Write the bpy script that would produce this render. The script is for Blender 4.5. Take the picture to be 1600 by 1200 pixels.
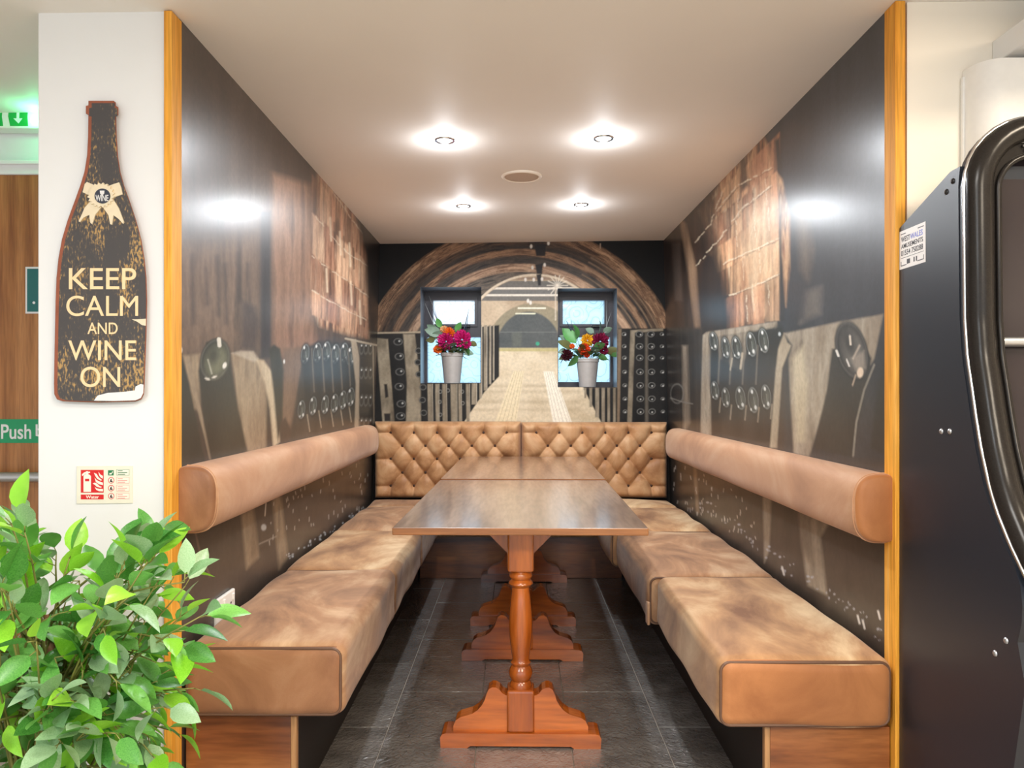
import bpy, bmesh, math, random
import numpy as np
from mathutils import Vector, Matrix

for o in list(bpy.data.objects):
    bpy.data.objects.remove(o)
scene = bpy.context.scene
COL = scene.collection
R = math.radians

def S(r, g, b):
    f = lambda c: (c/255/12.92) if c/255 <= .04045 else ((c/255+.055)/1.055)**2.4
    return (f(r), f(g), f(b), 1.0)

# ------------------------------------------------------------------ camera
FPX, VX, VY, CH = 1180.0, 807.0, 613.0, 1.165
cam_d = bpy.data.cameras.new('camera')
cam = bpy.data.objects.new('camera', cam_d)
COL.objects.link(cam)
cam.location = (0, 0, CH)
cam.rotation_euler = (R(90), 0, 0)
cam_d.sensor_width = 36
cam_d.lens = FPX/1600*36
cam_d.shift_x = -(VX-800)/1600
cam_d.shift_y = (VY-600)/1600
cam_d.clip_start = .05
scene.camera = cam

# ------------------------------------------------------------------ world, big lights, exposure
w = bpy.data.worlds.new('world'); scene.world = w
w.use_nodes = True
bg = w.node_tree.nodes['Background']
bg.inputs[0].default_value = (.80, .90, 1.0, 1)
bg.inputs[1].default_value = 1.7
vs = scene.view_settings
vs.view_transform = 'Standard'; vs.look = 'None'; vs.gamma = 1; vs.use_curve_mapping = False
vs.exposure = 0.40

def area(name, loc, size, power, col=(1, 1, 1), rot=(0, 0, 0)):
    l = bpy.data.lights.new(name, 'AREA'); l.shape = 'RECTANGLE'
    l.size, l.size_y = size; l.energy = power; l.color = col
    o = bpy.data.objects.new(name, l); COL.objects.link(o)
    o.location = loc; o.rotation_euler = rot
    return o
# unseen fill lights added to brighten the booth front and nearby walls
area('added_fill_light', (-1.1, -.6, 2.17), (.6, .6), 34, (.86, .94, 1))
area('added_fill_light', (.9, -.6, 2.17), (.6, .6), 55, (1, .86, .68))
area('added_fill_light', (1.55, .9, 2.17), (.3, .3), 20, (1, .84, .64))
area('added_fill_light', (0, .75, 2.17), (.5, .3), 16, (1, .96, .9))

# ------------------------------------------------------------------ helpers
def P(px, py, X):                      # photo pixel on the vertical plane x = X
    d = X*FPX/(px-VX)
    return Vector((X, d, CH-(py-VY)*d/FPX))
def Q(px, py, d):                      # photo pixel on the vertical plane y = d
    return Vector(((px-VX)*d/FPX, d, CH-(py-VY)*d/FPX))

def link(o, parent=None):
    COL.objects.link(o)
    if parent is not None: o.parent = parent
    return o
def tag(o, label=None, cat=None, group=None, kind=None):
    if label: o['label'] = label
    if cat: o['category'] = cat
    if group: o['group'] = group
    if kind: o['kind'] = kind
    return o
def empty(name, loc=(0, 0, 0), rz=0):
    o = bpy.data.objects.new(name, None); COL.objects.link(o)
    o.empty_display_size = .05
    o.location = loc; o.rotation_euler = (0, 0, rz)
    return o
def mesh(name, verts, faces, mat, parent=None, smooth=False):
    me = bpy.data.meshes.new(name)
    me.from_pydata([tuple(v) for v in verts], [], faces)
    me.materials.append(mat)
    if smooth:
        me.polygons.foreach_set('use_smooth', [True]*len(me.polygons))
    me.update()
    return link(bpy.data.objects.new(name, me), parent)
def from_bm(name, bm, mat, parent=None, smooth=False):
    bmesh.ops.recalc_face_normals(bm, faces=bm.faces)
    me = bpy.data.meshes.new(name); bm.to_mesh(me); bm.free()
    me.materials.append(mat)
    if smooth: me.polygons.foreach_set('use_smooth', [True]*len(me.polygons))
    return link(bpy.data.objects.new(name, me), parent)
def smooth_angle(o, ang=40):
    me = o.data
    me.polygons.foreach_set('use_smooth', [True]*len(me.polygons))
    try: me.set_sharp_from_angle(angle=R(ang))
    except Exception: pass
    return o
def box(name, x0, x1, y0, y1, z0, z1, mat, parent=None, bev=0.0, seg=2):
    bm = bmesh.new()
    bmesh.ops.create_cube(bm, size=1)
    for v in bm.verts:
        v.co = Vector(((x0+x1)/2+v.co.x*(x1-x0), (y0+y1)/2+v.co.y*(y1-y0), (z0+z1)/2+v.co.z*(z1-z0)))
    if bev > 0:
        bmesh.ops.bevel(bm, geom=bm.edges[:], offset=bev, segments=seg, profile=.5, affect='EDGES')
    return from_bm(name, bm, mat, parent)
def extrude_poly(name, pts3, off, mat, parent=None, bev=0.0, seg=2):
    """planar polygon pts3 extruded by vector off"""
    bm = bmesh.new()
    a = [bm.verts.new(p) for p in pts3]
    f = bm.faces.new(a)
    r = bmesh.ops.extrude_face_region(bm, geom=[f])
    nv = [g for g in r['geom'] if isinstance(g, bmesh.types.BMVert)]
    bmesh.ops.translate(bm, verts=nv, vec=off)
    if bev > 0:
        nvs = set(nv)
        ed = [e for e in bm.edges if e.verts[0] in nvs and e.verts[1] in nvs]
        bmesh.ops.bevel(bm, geom=ed, offset=bev, segments=seg, profile=.5, affect='EDGES')
    bmesh.ops.triangulate(bm, faces=[f for f in bm.faces if len(f.verts) > 4])
    return from_bm(name, bm, mat, parent)
def flat(name, pts, d, mat, parent=None, t=.0015):
    """thin printed or cut shape on the plane y = d, drawn from photo pixels"""
    return extrude_poly(name, [Q(x, y, d) for x, y in pts], Vector((0, -t, 0)), mat, parent)
def tube_data(path, rad, seg=8, closed=False, up=Vector((0, 0, 1)), caps=True):
    n = len(path); vs_, fs = [], []
    rads = rad if hasattr(rad, '__len__') else [rad]*n
    prev = None
    for i, p in enumerate(path):
        p = Vector(p)
        if closed: t = Vector(path[(i+1) % n])-Vector(path[i-1])
        else: t = Vector(path[min(i+1, n-1)])-Vector(path[max(i-1, 0)])
        t.normalize()
        if prev is None:
            a = up if abs(t.dot(up)) < .95 else Vector((1, 0, 0))
            u = (a-t*a.dot(t)).normalized()
        else:
            u = (prev-t*prev.dot(t)).normalized()
        prev = u; v = t.cross(u)
        for k in range(seg):
            a = 2*math.pi*k/seg
            vs_.append(p+(u*math.cos(a)+v*math.sin(a))*rads[i])
    m = n if closed else n-1
    for i in range(m):
        j = (i+1) % n
        for k in range(seg):
            k2 = (k+1) % seg
            fs.append((i*seg+k, i*seg+k2, j*seg+k2, j*seg+k))
    if caps and not closed:
        fs.append(tuple(range(seg-1, -1, -1))); fs.append(tuple((n-1)*seg+k for k in range(seg)))
    return vs_, fs
def tube(name, path, rad, mat, parent=None, seg=8, closed=False):
    v, f = tube_data(path, rad, seg, closed)
    return smooth_angle(mesh(name, v, f, mat, parent), 60)
def lathe(name, prof, mat, parent=None, seg=32, loc=(0, 0, 0), caps=True):
    vs_, fs = [], []
    for r_, z in prof:
        for k in range(seg):
            a = 2*math.pi*k/seg
            vs_.append((loc[0]+r_*math.cos(a), loc[1]+r_*math.sin(a), loc[2]+z))
    for i in range(len(prof)-1):
        for k in range(seg):
            k2 = (k+1) % seg
            fs.append((i*seg+k, i*seg+k2, (i+1)*seg+k2, (i+1)*seg+k))
    if caps:
        fs.append(tuple(range(seg-1, -1, -1))); fs.append(tuple((len(prof)-1)*seg+k for k in range(seg)))
    return smooth_angle(mesh(name, vs_, fs, mat, parent), 50)
def rbox_data(h, r, mid=(8, 8, 3), nc=4, crown=0.0, wob=0.0, seed=0, top_only=True):
    """rounded box of half extents h, radius r: verts and faces"""
    def axis(hh, m):
        a = [-hh+r*(1-math.cos(math.pi/2*i/nc))*0+(-0)+r*(i/nc) for i in range(nc)]
        a += [-(hh-r)+2*(hh-r)*i/m for i in range(m+1)]
        a += [hh-r+r*(i+1)/nc for i in range(nc)]
        return a
    ax = [axis(h[i], mid[i]) for i in range(3)]
    idx = {}; V = []; F = []
    rnd = random.Random(seed); ph = [rnd.uniform(0, 6.28) for _ in range(8)]
    def vert(p):
        k = tuple(round(c, 5) for c in p)
        if k in idx: return idx[k]
        q = Vector(p)
        inn = Vector([max(-(h[i]-r), min(h[i]-r, p[i])) for i in range(3)])
        dd = q-inn
        if dd.length > 1e-9: q = inn+dd.normalized()*r
        if crown:
            wgt = max(0, 1-(p[0]/h[0])**2)*max(0, 1-(p[1]/h[1])**2)
            if p[2] > 0: q.z += crown*wgt**.6
        if wob:
            q += Vector((math.sin(q.y*13+ph[0])+math.sin(q.z*31+ph[1]), math.sin(q.x*17+ph[2])*.6,
                         math.sin(q.x*14+q.y*9+ph[3])+math.sin(q.y*17-q.x*6+ph[4])))*wob
        idx[k] = len(V); V.append(q); return idx[k]
    for a in range(3):
        b, c = (a+1) % 3, (a+2) % 3
        for sgn in (-1, 1):
            for i in range(len(ax[b])-1):
                for j in range(len(ax[c])-1):
                    q = []
                    for (ii, jj) in ((i, j), (i+1, j), (i+1, j+1), (i, j+1)):
                        p = [0, 0, 0]; p[a] = sgn*h[a]; p[b] = ax[b][ii]; p[c] = ax[c][jj]
                        q.append(vert(p))
                    F.append(tuple(q) if sgn > 0 else tuple(q[::-1]))
    return V, F
def text(name, body, rect, mat, parent=None, axis='y', d=0.0, t=.0012, bold=0.0, plane=None):
    """lettering fitted to rect (photo pixels x0,y0,x1,y1) on plane y=d, or to plane=(origin,u,v) metres"""
    cu = bpy.data.curves.new(name, 'FONT'); cu.body = body; cu.extrude = .02; cu.offset = bold
    tmp = bpy.data.objects.new(name+'_curve', cu); COL.objects.link(tmp)
    dg = bpy.context.evaluated_depsgraph_get()
    me = bpy.data.meshes.new_from_object(tmp.evaluated_get(dg))
    bpy.data.objects.remove(tmp)
    co = np.array([v.co[:] for v in me.vertices])
    mn, mx = co.min(0), co.max(0)
    u = (co[:, 0]-mn[0])/(mx[0]-mn[0]); v = (co[:, 1]-mn[1])/(mx[1]-mn[1])
    wq = (co[:, 2]-mn[2])/(mx[2]-mn[2])
    if plane is None:
        a = Q(rect[0], rect[3], d); b = Q(rect[2], rect[1], d)
        for i, vt in enumerate(me.vertices):
            vt.co = (a.x+u[i]*(b.x-a.x), d-wq[i]*t, a.z+v[i]*(b.z-a.z))
    else:
        o_, uu, vv, nn = plane
        for i, vt in enumerate(me.vertices):
            vt.co = o_+uu*float(u[i])+vv*float(v[i])+nn*float(wq[i]*t)
    me.materials.clear(); me.materials.append(mat)
    return link(bpy.data.objects.new(name, me), parent)
def copy_tree(o, parent=None):
    c = o.copy(); COL.objects.link(c)
    if parent is not None: c.parent = parent
    for ch in list(o.children): copy_tree(ch, c)
    return c

# ------------------------------------------------------------------ materials
def new_mat(name):
    m = bpy.data.materials.new(name); m.use_nodes = True
    nt = m.node_tree; b = nt.nodes['Principled BSDF']
    return m, nt, b
def N(nt, kind, **kw):
    n = nt.nodes.new(kind)
    for k, v in kw.items(): setattr(n, k, v)
    return n
def plain(name, c, rough=.5, metal=0.0, spec=.5, coat=0.0, emit=None, es=0, nscale=60, namp=.04, bump=0.0):
    m, nt, b = new_mat(name)
    b.inputs['Roughness'].default_value = rough; b.inputs['Metallic'].default_value = metal
    b.inputs['Specular IOR Level'].default_value = spec; b.inputs['Coat Weight'].default_value = coat
    b.inputs['Coat Roughness'].default_value = .08
    tc = N(nt, 'ShaderNodeTexCoord'); no = N(nt, 'ShaderNodeTexNoise')
    no.inputs['Scale'].default_value = nscale; no.inputs['Detail'].default_value = 4
    nt.links.new(tc.outputs['Object'], no.inputs['Vector'])
    mx = N(nt, 'ShaderNodeMix', data_type='RGBA')
    mx.inputs[6].default_value = tuple(max(0, x*(1-namp)) for x in c[:3])+(1,)
    mx.inputs[7].default_value = tuple(min(1, x*(1+namp)) for x in c[:3])+(1,)
    nt.links.new(no.outputs[0], mx.inputs[0]); nt.links.new(mx.outputs[2], b.inputs['Base Color'])
    if bump:
        bp = N(nt, 'ShaderNodeBump'); bp.inputs['Strength'].default_value = bump; bp.inputs['Distance'].default_value = .002
        nt.links.new(no.outputs[0], bp.inputs['Height']); nt.links.new(bp.outputs[0], b.inputs['Normal'])
    if emit:
        b.inputs['Emission Color'].default_value = emit; b.inputs['Emission Strength'].default_value = es
    return m
def wood(name, c1, c2, c3, axis=0, rough=.35, coat=.2, scale=14, stretch=.06, spec=.5):
    m, nt, b = new_mat(name)
    b.inputs['Roughness'].default_value = rough; b.inputs['Coat Weight'].default_value = coat
    b.inputs['Coat Roughness'].default_value = .15; b.inputs['Specular IOR Level'].default_value = spec
    tc = N(nt, 'ShaderNodeTexCoord'); mp = N(nt, 'ShaderNodeMapping')
    sc = [1, 1, 1]; sc[axis] = stretch; mp.inputs['Scale'].default_value = sc
    nt.links.new(tc.outputs['Object'], mp.inputs['Vector'])
    n1 = N(nt, 'ShaderNodeTexNoise'); n1.inputs['Scale'].default_value = scale; n1.inputs['Detail'].default_value = 6
    n1.inputs['Distortion'].default_value = .6
    n2 = N(nt, 'ShaderNodeTexNoise'); n2.inputs['Scale'].default_value = scale*9; n2.inputs['Detail'].default_value = 3
    nt.links.new(mp.outputs[0], n1.inputs['Vector']); nt.links.new(mp.outputs[0], n2.inputs['Vector'])
    r = N(nt, 'ShaderNodeValToRGB'); e = r.color_ramp.elements
    e[0].position = .3; e[0].color = c1; e[1].position = .72; e[1].color = c3
    k = e.new(.5); k.color = c2
    nt.links.new(n1.outputs[0], r.inputs[0])
    mx = N(nt, 'ShaderNodeMix', data_type='RGBA', blend_type='MULTIPLY'); mx.inputs[0].default_value = .45
    r2 = N(nt, 'ShaderNodeValToRGB'); r2.color_ramp.elements[0].position = .35; r2.color_ramp.elements[1].position = .6
    r2.color_ramp.elements[0].color = (.45, .4, .36, 1)
    nt.links.new(n2.outputs[0], r2.inputs[0])
    nt.links.new(r.outputs[0], mx.inputs[6]); nt.links.new(r2.outputs[0], mx.inputs[7])
    nt.links.new(mx.outputs[2], b.inputs['Base Color'])
    bp = N(nt, 'ShaderNodeBump'); bp.inputs['Strength'].default_value = .12; bp.inputs['Distance'].default_value = .001
    nt.links.new(n2.outputs[0], bp.inputs['Height']); nt.links.new(bp.outputs[0], b.inputs['Normal'])
    return m
def suede(name, c_dark, c_mid, c_light, sc=3.2, seed=0.0, rough=.62, lo=.36, hi=.66):
    m, nt, b = new_mat(name)
    b.inputs['Roughness'].default_value = rough; b.inputs['Specular IOR Level'].default_value = .35
    b.inputs['Sheen Weight'].default_value = .15; b.inputs['Sheen Roughness'].default_value = .5
    tc = N(nt, 'ShaderNodeTexCoord'); mp = N(nt, 'ShaderNodeMapping')
    mp.inputs['Location'].default_value = (seed, seed*1.7, seed*.6); mp.inputs['Scale'].default_value = (1.5, .75, 1.3)
    nt.links.new(tc.outputs['Object'], mp.inputs['Vector'])
    n1 = N(nt, 'ShaderNodeTexNoise'); n1.inputs['Scale'].default_value = sc; n1.inputs['Detail'].default_value = 7
    n1.inputs['Roughness'].default_value = .62; n1.inputs['Distortion'].default_value = .8
    n2 = N(nt, 'ShaderNodeTexNoise'); n2.inputs['Scale'].default_value = 260; n2.inputs['Detail'].default_value = 2
    nt.links.new(mp.outputs[0], n1.inputs['Vector']); nt.links.new(tc.outputs['Object'], n2.inputs['Vector'])
    r = N(nt, 'ShaderNodeValToRGB'); e = r.color_ramp.elements
    e[0].position = lo; e[0].color = c_dark; e[1].position = hi; e[1].color = c_light
    k = e.new((lo+hi)/2); k.color = c_mid
    nt.links.new(n1.outputs[0], r.inputs[0]); nt.links.new(r.outputs[0], b.inputs['Base Color'])
    bp = N(nt, 'ShaderNodeBump'); bp.inputs['Strength'].default_value = .25; bp.inputs['Distance'].default_value = .0008
    nt.links.new(n2.outputs[0], bp.inputs['Height']); nt.links.new(bp.outputs[0], b.inputs['Normal'])
    return m

M = {}
M['ceiling'] = plain('ceiling_paint', S(243, 238, 232), .6, spec=.3, nscale=3, namp=.03)
M['wall_white'] = plain('white_wall_paint', S(236, 236, 236), .45, spec=.4, nscale=4, namp=.02)
M['wall_cream'] = plain('cream_wall_paint', S(248, 240, 226), .5, spec=.4, nscale=4, namp=.02)
M['pine'] = wood('orange_pine', S(228, 152, 50), S(244, 174, 66), S(252, 192, 100), axis=2, rough=.6, coat=0, scale=20, stretch=.04, spec=.25)
M['oak_base'] = wood('dark_oak', S(88, 46, 24), S(146, 86, 46), S(180, 116, 66), axis=0, rough=.35, scale=10, stretch=.12)
M['oak_base_pale'] = wood('oak_pale_edge', S(150, 100, 60), S(175, 125, 80), S(196, 150, 100), axis=2)
M['black_paint'] = plain('black_paint', S(26, 24, 23), .5)
M['table_top'] = wood('worn_walnut_top', S(122, 96, 78), S(150, 122, 102), S(176, 150, 130), axis=1, rough=.32, coat=1, scale=9, stretch=.12)
M['table_edge'] = wood('oak_table_edge', S(120, 72, 36), S(158, 102, 56), S(186, 130, 76), axis=0, rough=.35)
M['cherry'] = wood('cherry_varnish', S(96, 42, 12), S(160, 78, 22), S(204, 110, 38), axis=2, rough=.24, coat=.5, scale=8, stretch=.1)
M['cherry_h'] = wood('cherry_varnish_foot', S(102, 46, 12), S(166, 82, 24), S(210, 114, 40), axis=0, rough=.24, coat=.5, scale=8, stretch=.1)
M['suede_a'] = suede('brown_suede', S(118, 82, 58), S(172, 128, 92), S(210, 176, 140), 3.0, 0.0, lo=.31, hi=.69)
M['suede_b'] = suede('brown_suede_worn', S(126, 86, 58), S(186, 142, 100), S(226, 196, 154), 2.6, 5.3, lo=.31, hi=.69)
M['suede_end_warmlit'] = suede('suede_end_warm_light', S(150, 94, 54), S(176, 116, 70), S(194, 138, 92), 2.6, 7.7, .5, .3, .72)  # same suede, warm light on the front ends painted into the colour
M['suede_end_warmlit_left'] = suede('suede_end_warm_light_left', S(132, 88, 60), S(162, 114, 80), S(184, 140, 106), 2.6, 1.7, .45, .3, .72)  # browner version of the painted warm light, for the left ends
M['suede_r'] = suede('tan_suede_bolster', S(158, 112, 80), S(186, 138, 102), S(202, 164, 132), 2.4, 9.1, lo=.3, hi=.72)
M['suede_t'] = suede('tan_tufted_suede', S(160, 112, 72), S(190, 142, 98), S(206, 164, 122), 4.0, 2.2, .5)
M['piping'] = plain('dark_piping', S(104, 74, 56), .5)
M['button'] = plain('brown_button', S(64, 38, 24), .5)
M['chrome'] = plain('chrome', S(215, 215, 218), .18, 1.0)
M['steel'] = plain('brushed_steel', S(190, 192, 196), .35, .9)
M['white_plastic'] = plain('white_plastic', S(240, 238, 234), .3)
M['lamp_disc'] = plain('lit_lamp', S(255, 255, 255), .5, emit=(1, 1, 1, 1), es=22)
M['grille'] = plain('speaker_grille', S(196, 176, 158), .6, nscale=500, namp=.2)
M['upvc'] = plain('dark_upvc_frame', S(58, 54, 62), .35, nscale=20)
M['reveal'] = plain('window_reveal_paint', S(120, 130, 142), .35, nscale=10)
M['black_plastic'] = plain('black_plastic', S(24, 24, 26), .3)

def tile_mat():
    m, nt, b = new_mat('slate_tile')
    tc = N(nt, 'ShaderNodeTexCoord')
    n1 = N(nt, 'ShaderNodeTexNoise'); n1.inputs['Scale'].default_value = 9; n1.inputs['Detail'].default_value = 6
    n2 = N(nt, 'ShaderNodeTexNoise'); n2.inputs['Scale'].default_value = 46; n2.inputs['Detail'].default_value = 5
    n2.inputs['Distortion'].default_value = 1.2
    g = N(nt, 'ShaderNodeNewGeometry')
    for n in (n1, n2): nt.links.new(g.outputs['Position'], n.inputs['Vector'])
    r = N(nt, 'ShaderNodeValToRGB'); e = r.color_ramp.elements
    e[0].position = .3; e[0].color = S(102, 100, 98); e[1].position = .7; e[1].color = S(138, 134, 130)
    nt.links.new(n1.outputs[0], r.inputs[0])
    oi = N(nt, 'ShaderNodeObjectInfo'); mr = N(nt, 'ShaderNodeMapRange')
    mr.inputs[3].default_value = .82; mr.inputs[4].default_value = 1.1
    nt.links.new(oi.outputs['Random'], mr.inputs[0])
    hs = N(nt, 'ShaderNodeHueSaturation'); nt.links.new(r.outputs[0], hs.inputs['Color']); nt.links.new(mr.outputs[0], hs.inputs['Value'])
    nt.links.new(hs.outputs[0], b.inputs['Base Color'])
    b.inputs['Roughness'].default_value = .2; b.inputs['Specular IOR Level'].default_value = .8; b.inputs['Coat Weight'].default_value = 1; b.inputs['Coat Roughness'].default_value = .05; b.inputs['Coat IOR'].default_value = 2.0
    bp = N(nt, 'ShaderNodeBump'); bp.inputs['Strength'].default_value = .8; bp.inputs['Distance'].default_value = .006
    nt.links.new(n2.outputs[0], bp.inputs['Height']); nt.links.new(bp.outputs[0], b.inputs['Normal']); nt.links.new(bp.outputs[0], b.inputs['Coat Normal'])
    return m
M['tile'] = tile_mat()
M['grout'] = plain('pale_grout', S(176, 166, 152), .8)

def mural_mat(name, rough, coat):
    m, nt, b = new_mat(name)
    at = N(nt, 'ShaderNodeAttribute'); at.attribute_name = 'print'
    tc = N(nt, 'ShaderNodeTexCoord'); no = N(nt, 'ShaderNodeTexNoise'); no.inputs['Scale'].default_value = 55; no.inputs['Detail'].default_value = 6
    nt.links.new(tc.outputs['Object'], no.inputs['Vector'])
    mr = N(nt, 'ShaderNodeMapRange'); mr.inputs[1].default_value = .25; mr.inputs[2].default_value = .75
    mr.inputs[3].default_value = .86; mr.inputs[4].default_value = 1.14
    nt.links.new(no.outputs[0], mr.inputs[0])
    vm = N(nt, 'ShaderNodeVectorMath', operation='SCALE')
    nt.links.new(at.outputs['Color'], vm.inputs[0]); nt.links.new(mr.outputs[0], vm.inputs['Scale'])
    nt.links.new(vm.outputs[0], b.inputs['Base Color'])
    b.inputs['Roughness'].default_value = rough; b.inputs['Specular IOR Level'].default_value = .25
    b.inputs['Coat Weight'].default_value = coat; b.inputs['Coat Roughness'].default_value = .27
    n2 = N(nt, 'ShaderNodeTexNoise'); n2.inputs['Scale'].default_value = 140; n2.inputs['Detail'].default_value = 3
    nt.links.new(tc.outputs['Object'], n2.inputs['Vector'])
    bp = N(nt, 'ShaderNodeBump'); bp.inputs['Strength'].default_value = .10; bp.inputs['Distance'].default_value = .001
    nt.links.new(n2.outputs[0], bp.inputs['Height']); nt.links.new(bp.outputs[0], b.inputs['Normal'])
    return m
M['mural'] = mural_mat('printed_cellar_mural', .48, .8)
M['mural_back'] = mural_mat('printed_cellar_mural_matt', .5, 0)

# ------------------------------------------------------------------ mural painter (flat print stored as mesh colours)
def vnoise(x, y, seed=0):
    xi = np.floor(x); yi = np.floor(y); fx = x-xi; fy = y-yi
    fx = fx*fx*(3-2*fx); fy = fy*fy*(3-2*fy)
    def hsh(a, b):
        v = np.sin(a*127.1+b*311.7+seed*74.7)*43758.5453
        return v-np.floor(v)
    a = hsh(xi, yi); b = hsh(xi+1, yi); c = hsh(xi, yi+1); d = hsh(xi+1, yi+1)
    return (a*(1-fx)+b*fx)*(1-fy)+(c*(1-fx)+d*fx)*fy
def fbm(x, y, seed=0, o=4):
    s = 0; a = .5; t = 0
    for i in range(o):
        s = s+a*vnoise(x*2**i, y*2**i, seed+i*3.1); t += a; a *= .55
    return s/t
def L3(c): return np.array(S(*c)[:3])
class Canvas:
    def __init__(s, px, py, u, v):
        s.px, s.py, s.u, s.v = px, py, u, v
        s.c = np.zeros((len(px), 3))
    def bb(s, x0, y0, x1, y1):
        return np.nonzero((s.px >= x0) & (s.px <= x1) & (s.py >= y0) & (s.py <= y1))[0]
    def put(s, idx, a, col):
        a = a[:, None]
        s.c[idx] = s.c[idx]*(1-a)+col*a
    def colour(s, idx, col):
        if callable(col): return col(s.u[idx], s.v[idx])
        return L3(col)[None, :]
    def poly(s, pts, col, f=1.2, al=1.0):
        pts = np.array(pts, float)
        i = s.bb(pts[:, 0].min()-3*f, pts[:, 1].min()-3*f, pts[:, 0].max()+3*f, pts[:, 1].max()+3*f)
        if not len(i): return
        x, y = s.px[i], s.py[i]
        d = np.full(len(i), 1e18); sg = np.ones(len(i))
        n = len(pts); j = n-1
        for k in range(n):
            ex, ey = pts[j]-pts[k]; wx, wy = x-pts[k, 0], y-pts[k, 1]
            t = np.clip((wx*ex+wy*ey)/(ex*ex+ey*ey+1e-9), 0, 1)
            d = np.minimum(d, (wx-ex*t)**2+(wy-ey*t)**2)
            c1 = y >= pts[k, 1]; c2 = y < pts[j, 1]; c3 = ex*wy > ey*wx
            fl = (c1 & c2 & c3) | (~c1 & ~c2 & ~c3)
            sg = np.where(fl, -sg, sg); j = k
        sd = sg*np.sqrt(d)
        a = np.clip(.5-sd/(2*f), 0, 1)*al
        s.put(i, a, s.colour(i, col))
    def ell(s, cx, cy, rx, ry, col, rot=0, f=1.0, al=1.0, ring=0):
        m = max(rx, ry)+4*f+ring
        i = s.bb(cx-m, cy-m, cx+m, cy+m)
        if not len(i): return
        c, sn = math.cos(R(rot)), math.sin(R(rot))
        dx, dy = s.px[i]-cx, s.py[i]-cy
        X, Y = dx*c+dy*sn, -dx*sn+dy*c
        k = np.sqrt((X/rx)**2+(Y/ry)**2)
        sd = (k-1)*min(rx, ry)
        if ring: sd = np.abs(sd)-ring
        a = np.clip(.5-sd/(2*f), 0, 1)*al
        s.put(i, a, s.colour(i, col))
    def line(s, pts, wd, col, f=.7, al=1.0):
        pts = np.array(pts, float); m = wd+3*f
        i = s.bb(pts[:, 0].min()-m, pts[:, 1].min()-m, pts[:, 0].max()+m, pts[:, 1].max()+m)
        if not len(i): return
        x, y = s.px[i], s.py[i]; d = np.full(len(i), 1e18)
        for k in range(len(pts)-1):
            ex, ey = pts[k+1]-pts[k]; wx, wy = x-pts[k, 0], y-pts[k, 1]
            t = np.clip((wx*ex+wy*ey)/(ex*ex+ey*ey+1e-9), 0, 1)
            d = np.minimum(d, (wx-ex*t)**2+(wy-ey*t)**2)
        a = np.clip(.5-(np.sqrt(d)-wd/2)/(2*f), 0, 1)*al
        s.put(i, a, s.colour(i, col))
    def varc(s, cx, cy, r0, r1, cols, seed, f=2, al=1.0, fr=.3, ft=7):
        i = s.bb(cx-r1-5, 0, cx+r1+5, cy)
        if not len(i): return
        dx, dy = s.px[i]-cx, s.py[i]-cy
        r = np.hypot(dx, dy); th = np.arctan2(dy, dx)
        q = fbm(r*fr+.8*fbm(th*5, r*.03, seed+2, 3), th*ft, seed, 4)
        n = np.clip((q-.5)*2.3+.5, 0, .9999)*(len(cols)-1); k = n.astype(int); t = (n-k)[:, None]
        A = np.array([L3(c) for c in cols])
        sd = np.maximum(r0-r, r-r1)
        s.put(i, np.clip(.5-sd/(2*f), 0, 1)*al, A[k]*(1-t)+A[k+1]*t)
    def arc(s, cx, cy, r0, r1, col, y_max=700, f=1.5, al=1.0, ymin=0, xr=None, sy=1.0):
        i = s.bb(cx-r1-5, ymin, cx+r1+5, y_max) if xr is None else s.bb(xr[0], ymin, xr[1], y_max)
        if not len(i): return
        r = np.hypot(s.px[i]-cx, (s.py[i]-cy)*sy)
        sd = np.maximum(r0-r, r-r1)
        a = np.clip(.5-sd/(2*f), 0, 1)*al*(s.py[i] < cy)
        s.put(i, a, s.colour(i, col))
def mixf(cs, su, sv, seed, o=4, gain=1.6):
    """colour function: fbm ramp through the listed colours, streaked by su, sv"""
    ls = [L3(c) for c in cs]
    def f(u, v):
        wu = u+.05*(fbm(u*5, v*4, seed+7, 3)-.5); wv = v+.05*(fbm(u*4, v*5, seed+9, 3)-.5)
        q = .62*fbm(wu*su, wv*sv, seed, 3)+.38*fbm(wu*9, wv*7, seed+13, 4)
        n = np.clip((q-.5)*gain*1.35+.5, 0, .9999)*(len(ls)-1)
        k = n.astype(int); t = (n-k)[:, None]
        A = np.array(ls)
        return A[k]*(1-t)+A[k+1]*t
    return f
def bottle_end(c, x, y, rx, ry, rot=8, body=None, bright=1.0):
    if body: c.poly(body, mixf([(24, 24, 22), (34, 36, 32)], 6, 3, 5), 2)
    c.ell(x, y, rx*1.12, ry*1.06, (12, 12, 12), rot, 1.5)
    c.ell(x, y, rx, ry, (36, 38, 37), rot, .8)
    c.ell(x, y, rx*.9, ry*.9, (168, 172, 168), rot, .5, .55*bright, ring=rx*.05)
    c.ell(x+rx*.12, y+ry*.08, rx*.55, ry*.6, (92, 96, 88), rot, rx*.3, .75)
    c.ell(x-rx*.1, y-ry*.05, rx*.3, ry*.34, (20, 21, 20), rot, rx*.2, .6)
    c.ell(x-rx*.25, y-ry*.62, rx*.2, ry*.15, (236, 236, 230), rot, .6, bright)
    c.ell(x+rx*.42, y+ry*.55, rx*.22, ry*.16, (220, 220, 214), rot, .6, bright)
    c.ell(x-rx*.4, y+ry*.7, rx*.13, ry*.09, (226, 226, 220), rot, .6, bright)
    c.line([(x+rx*.05, y-ry*.2), (x+rx*.2, y+ry*.3)], max(.8, rx*.14), (150, 152, 146), .6, .6*bright)
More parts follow.
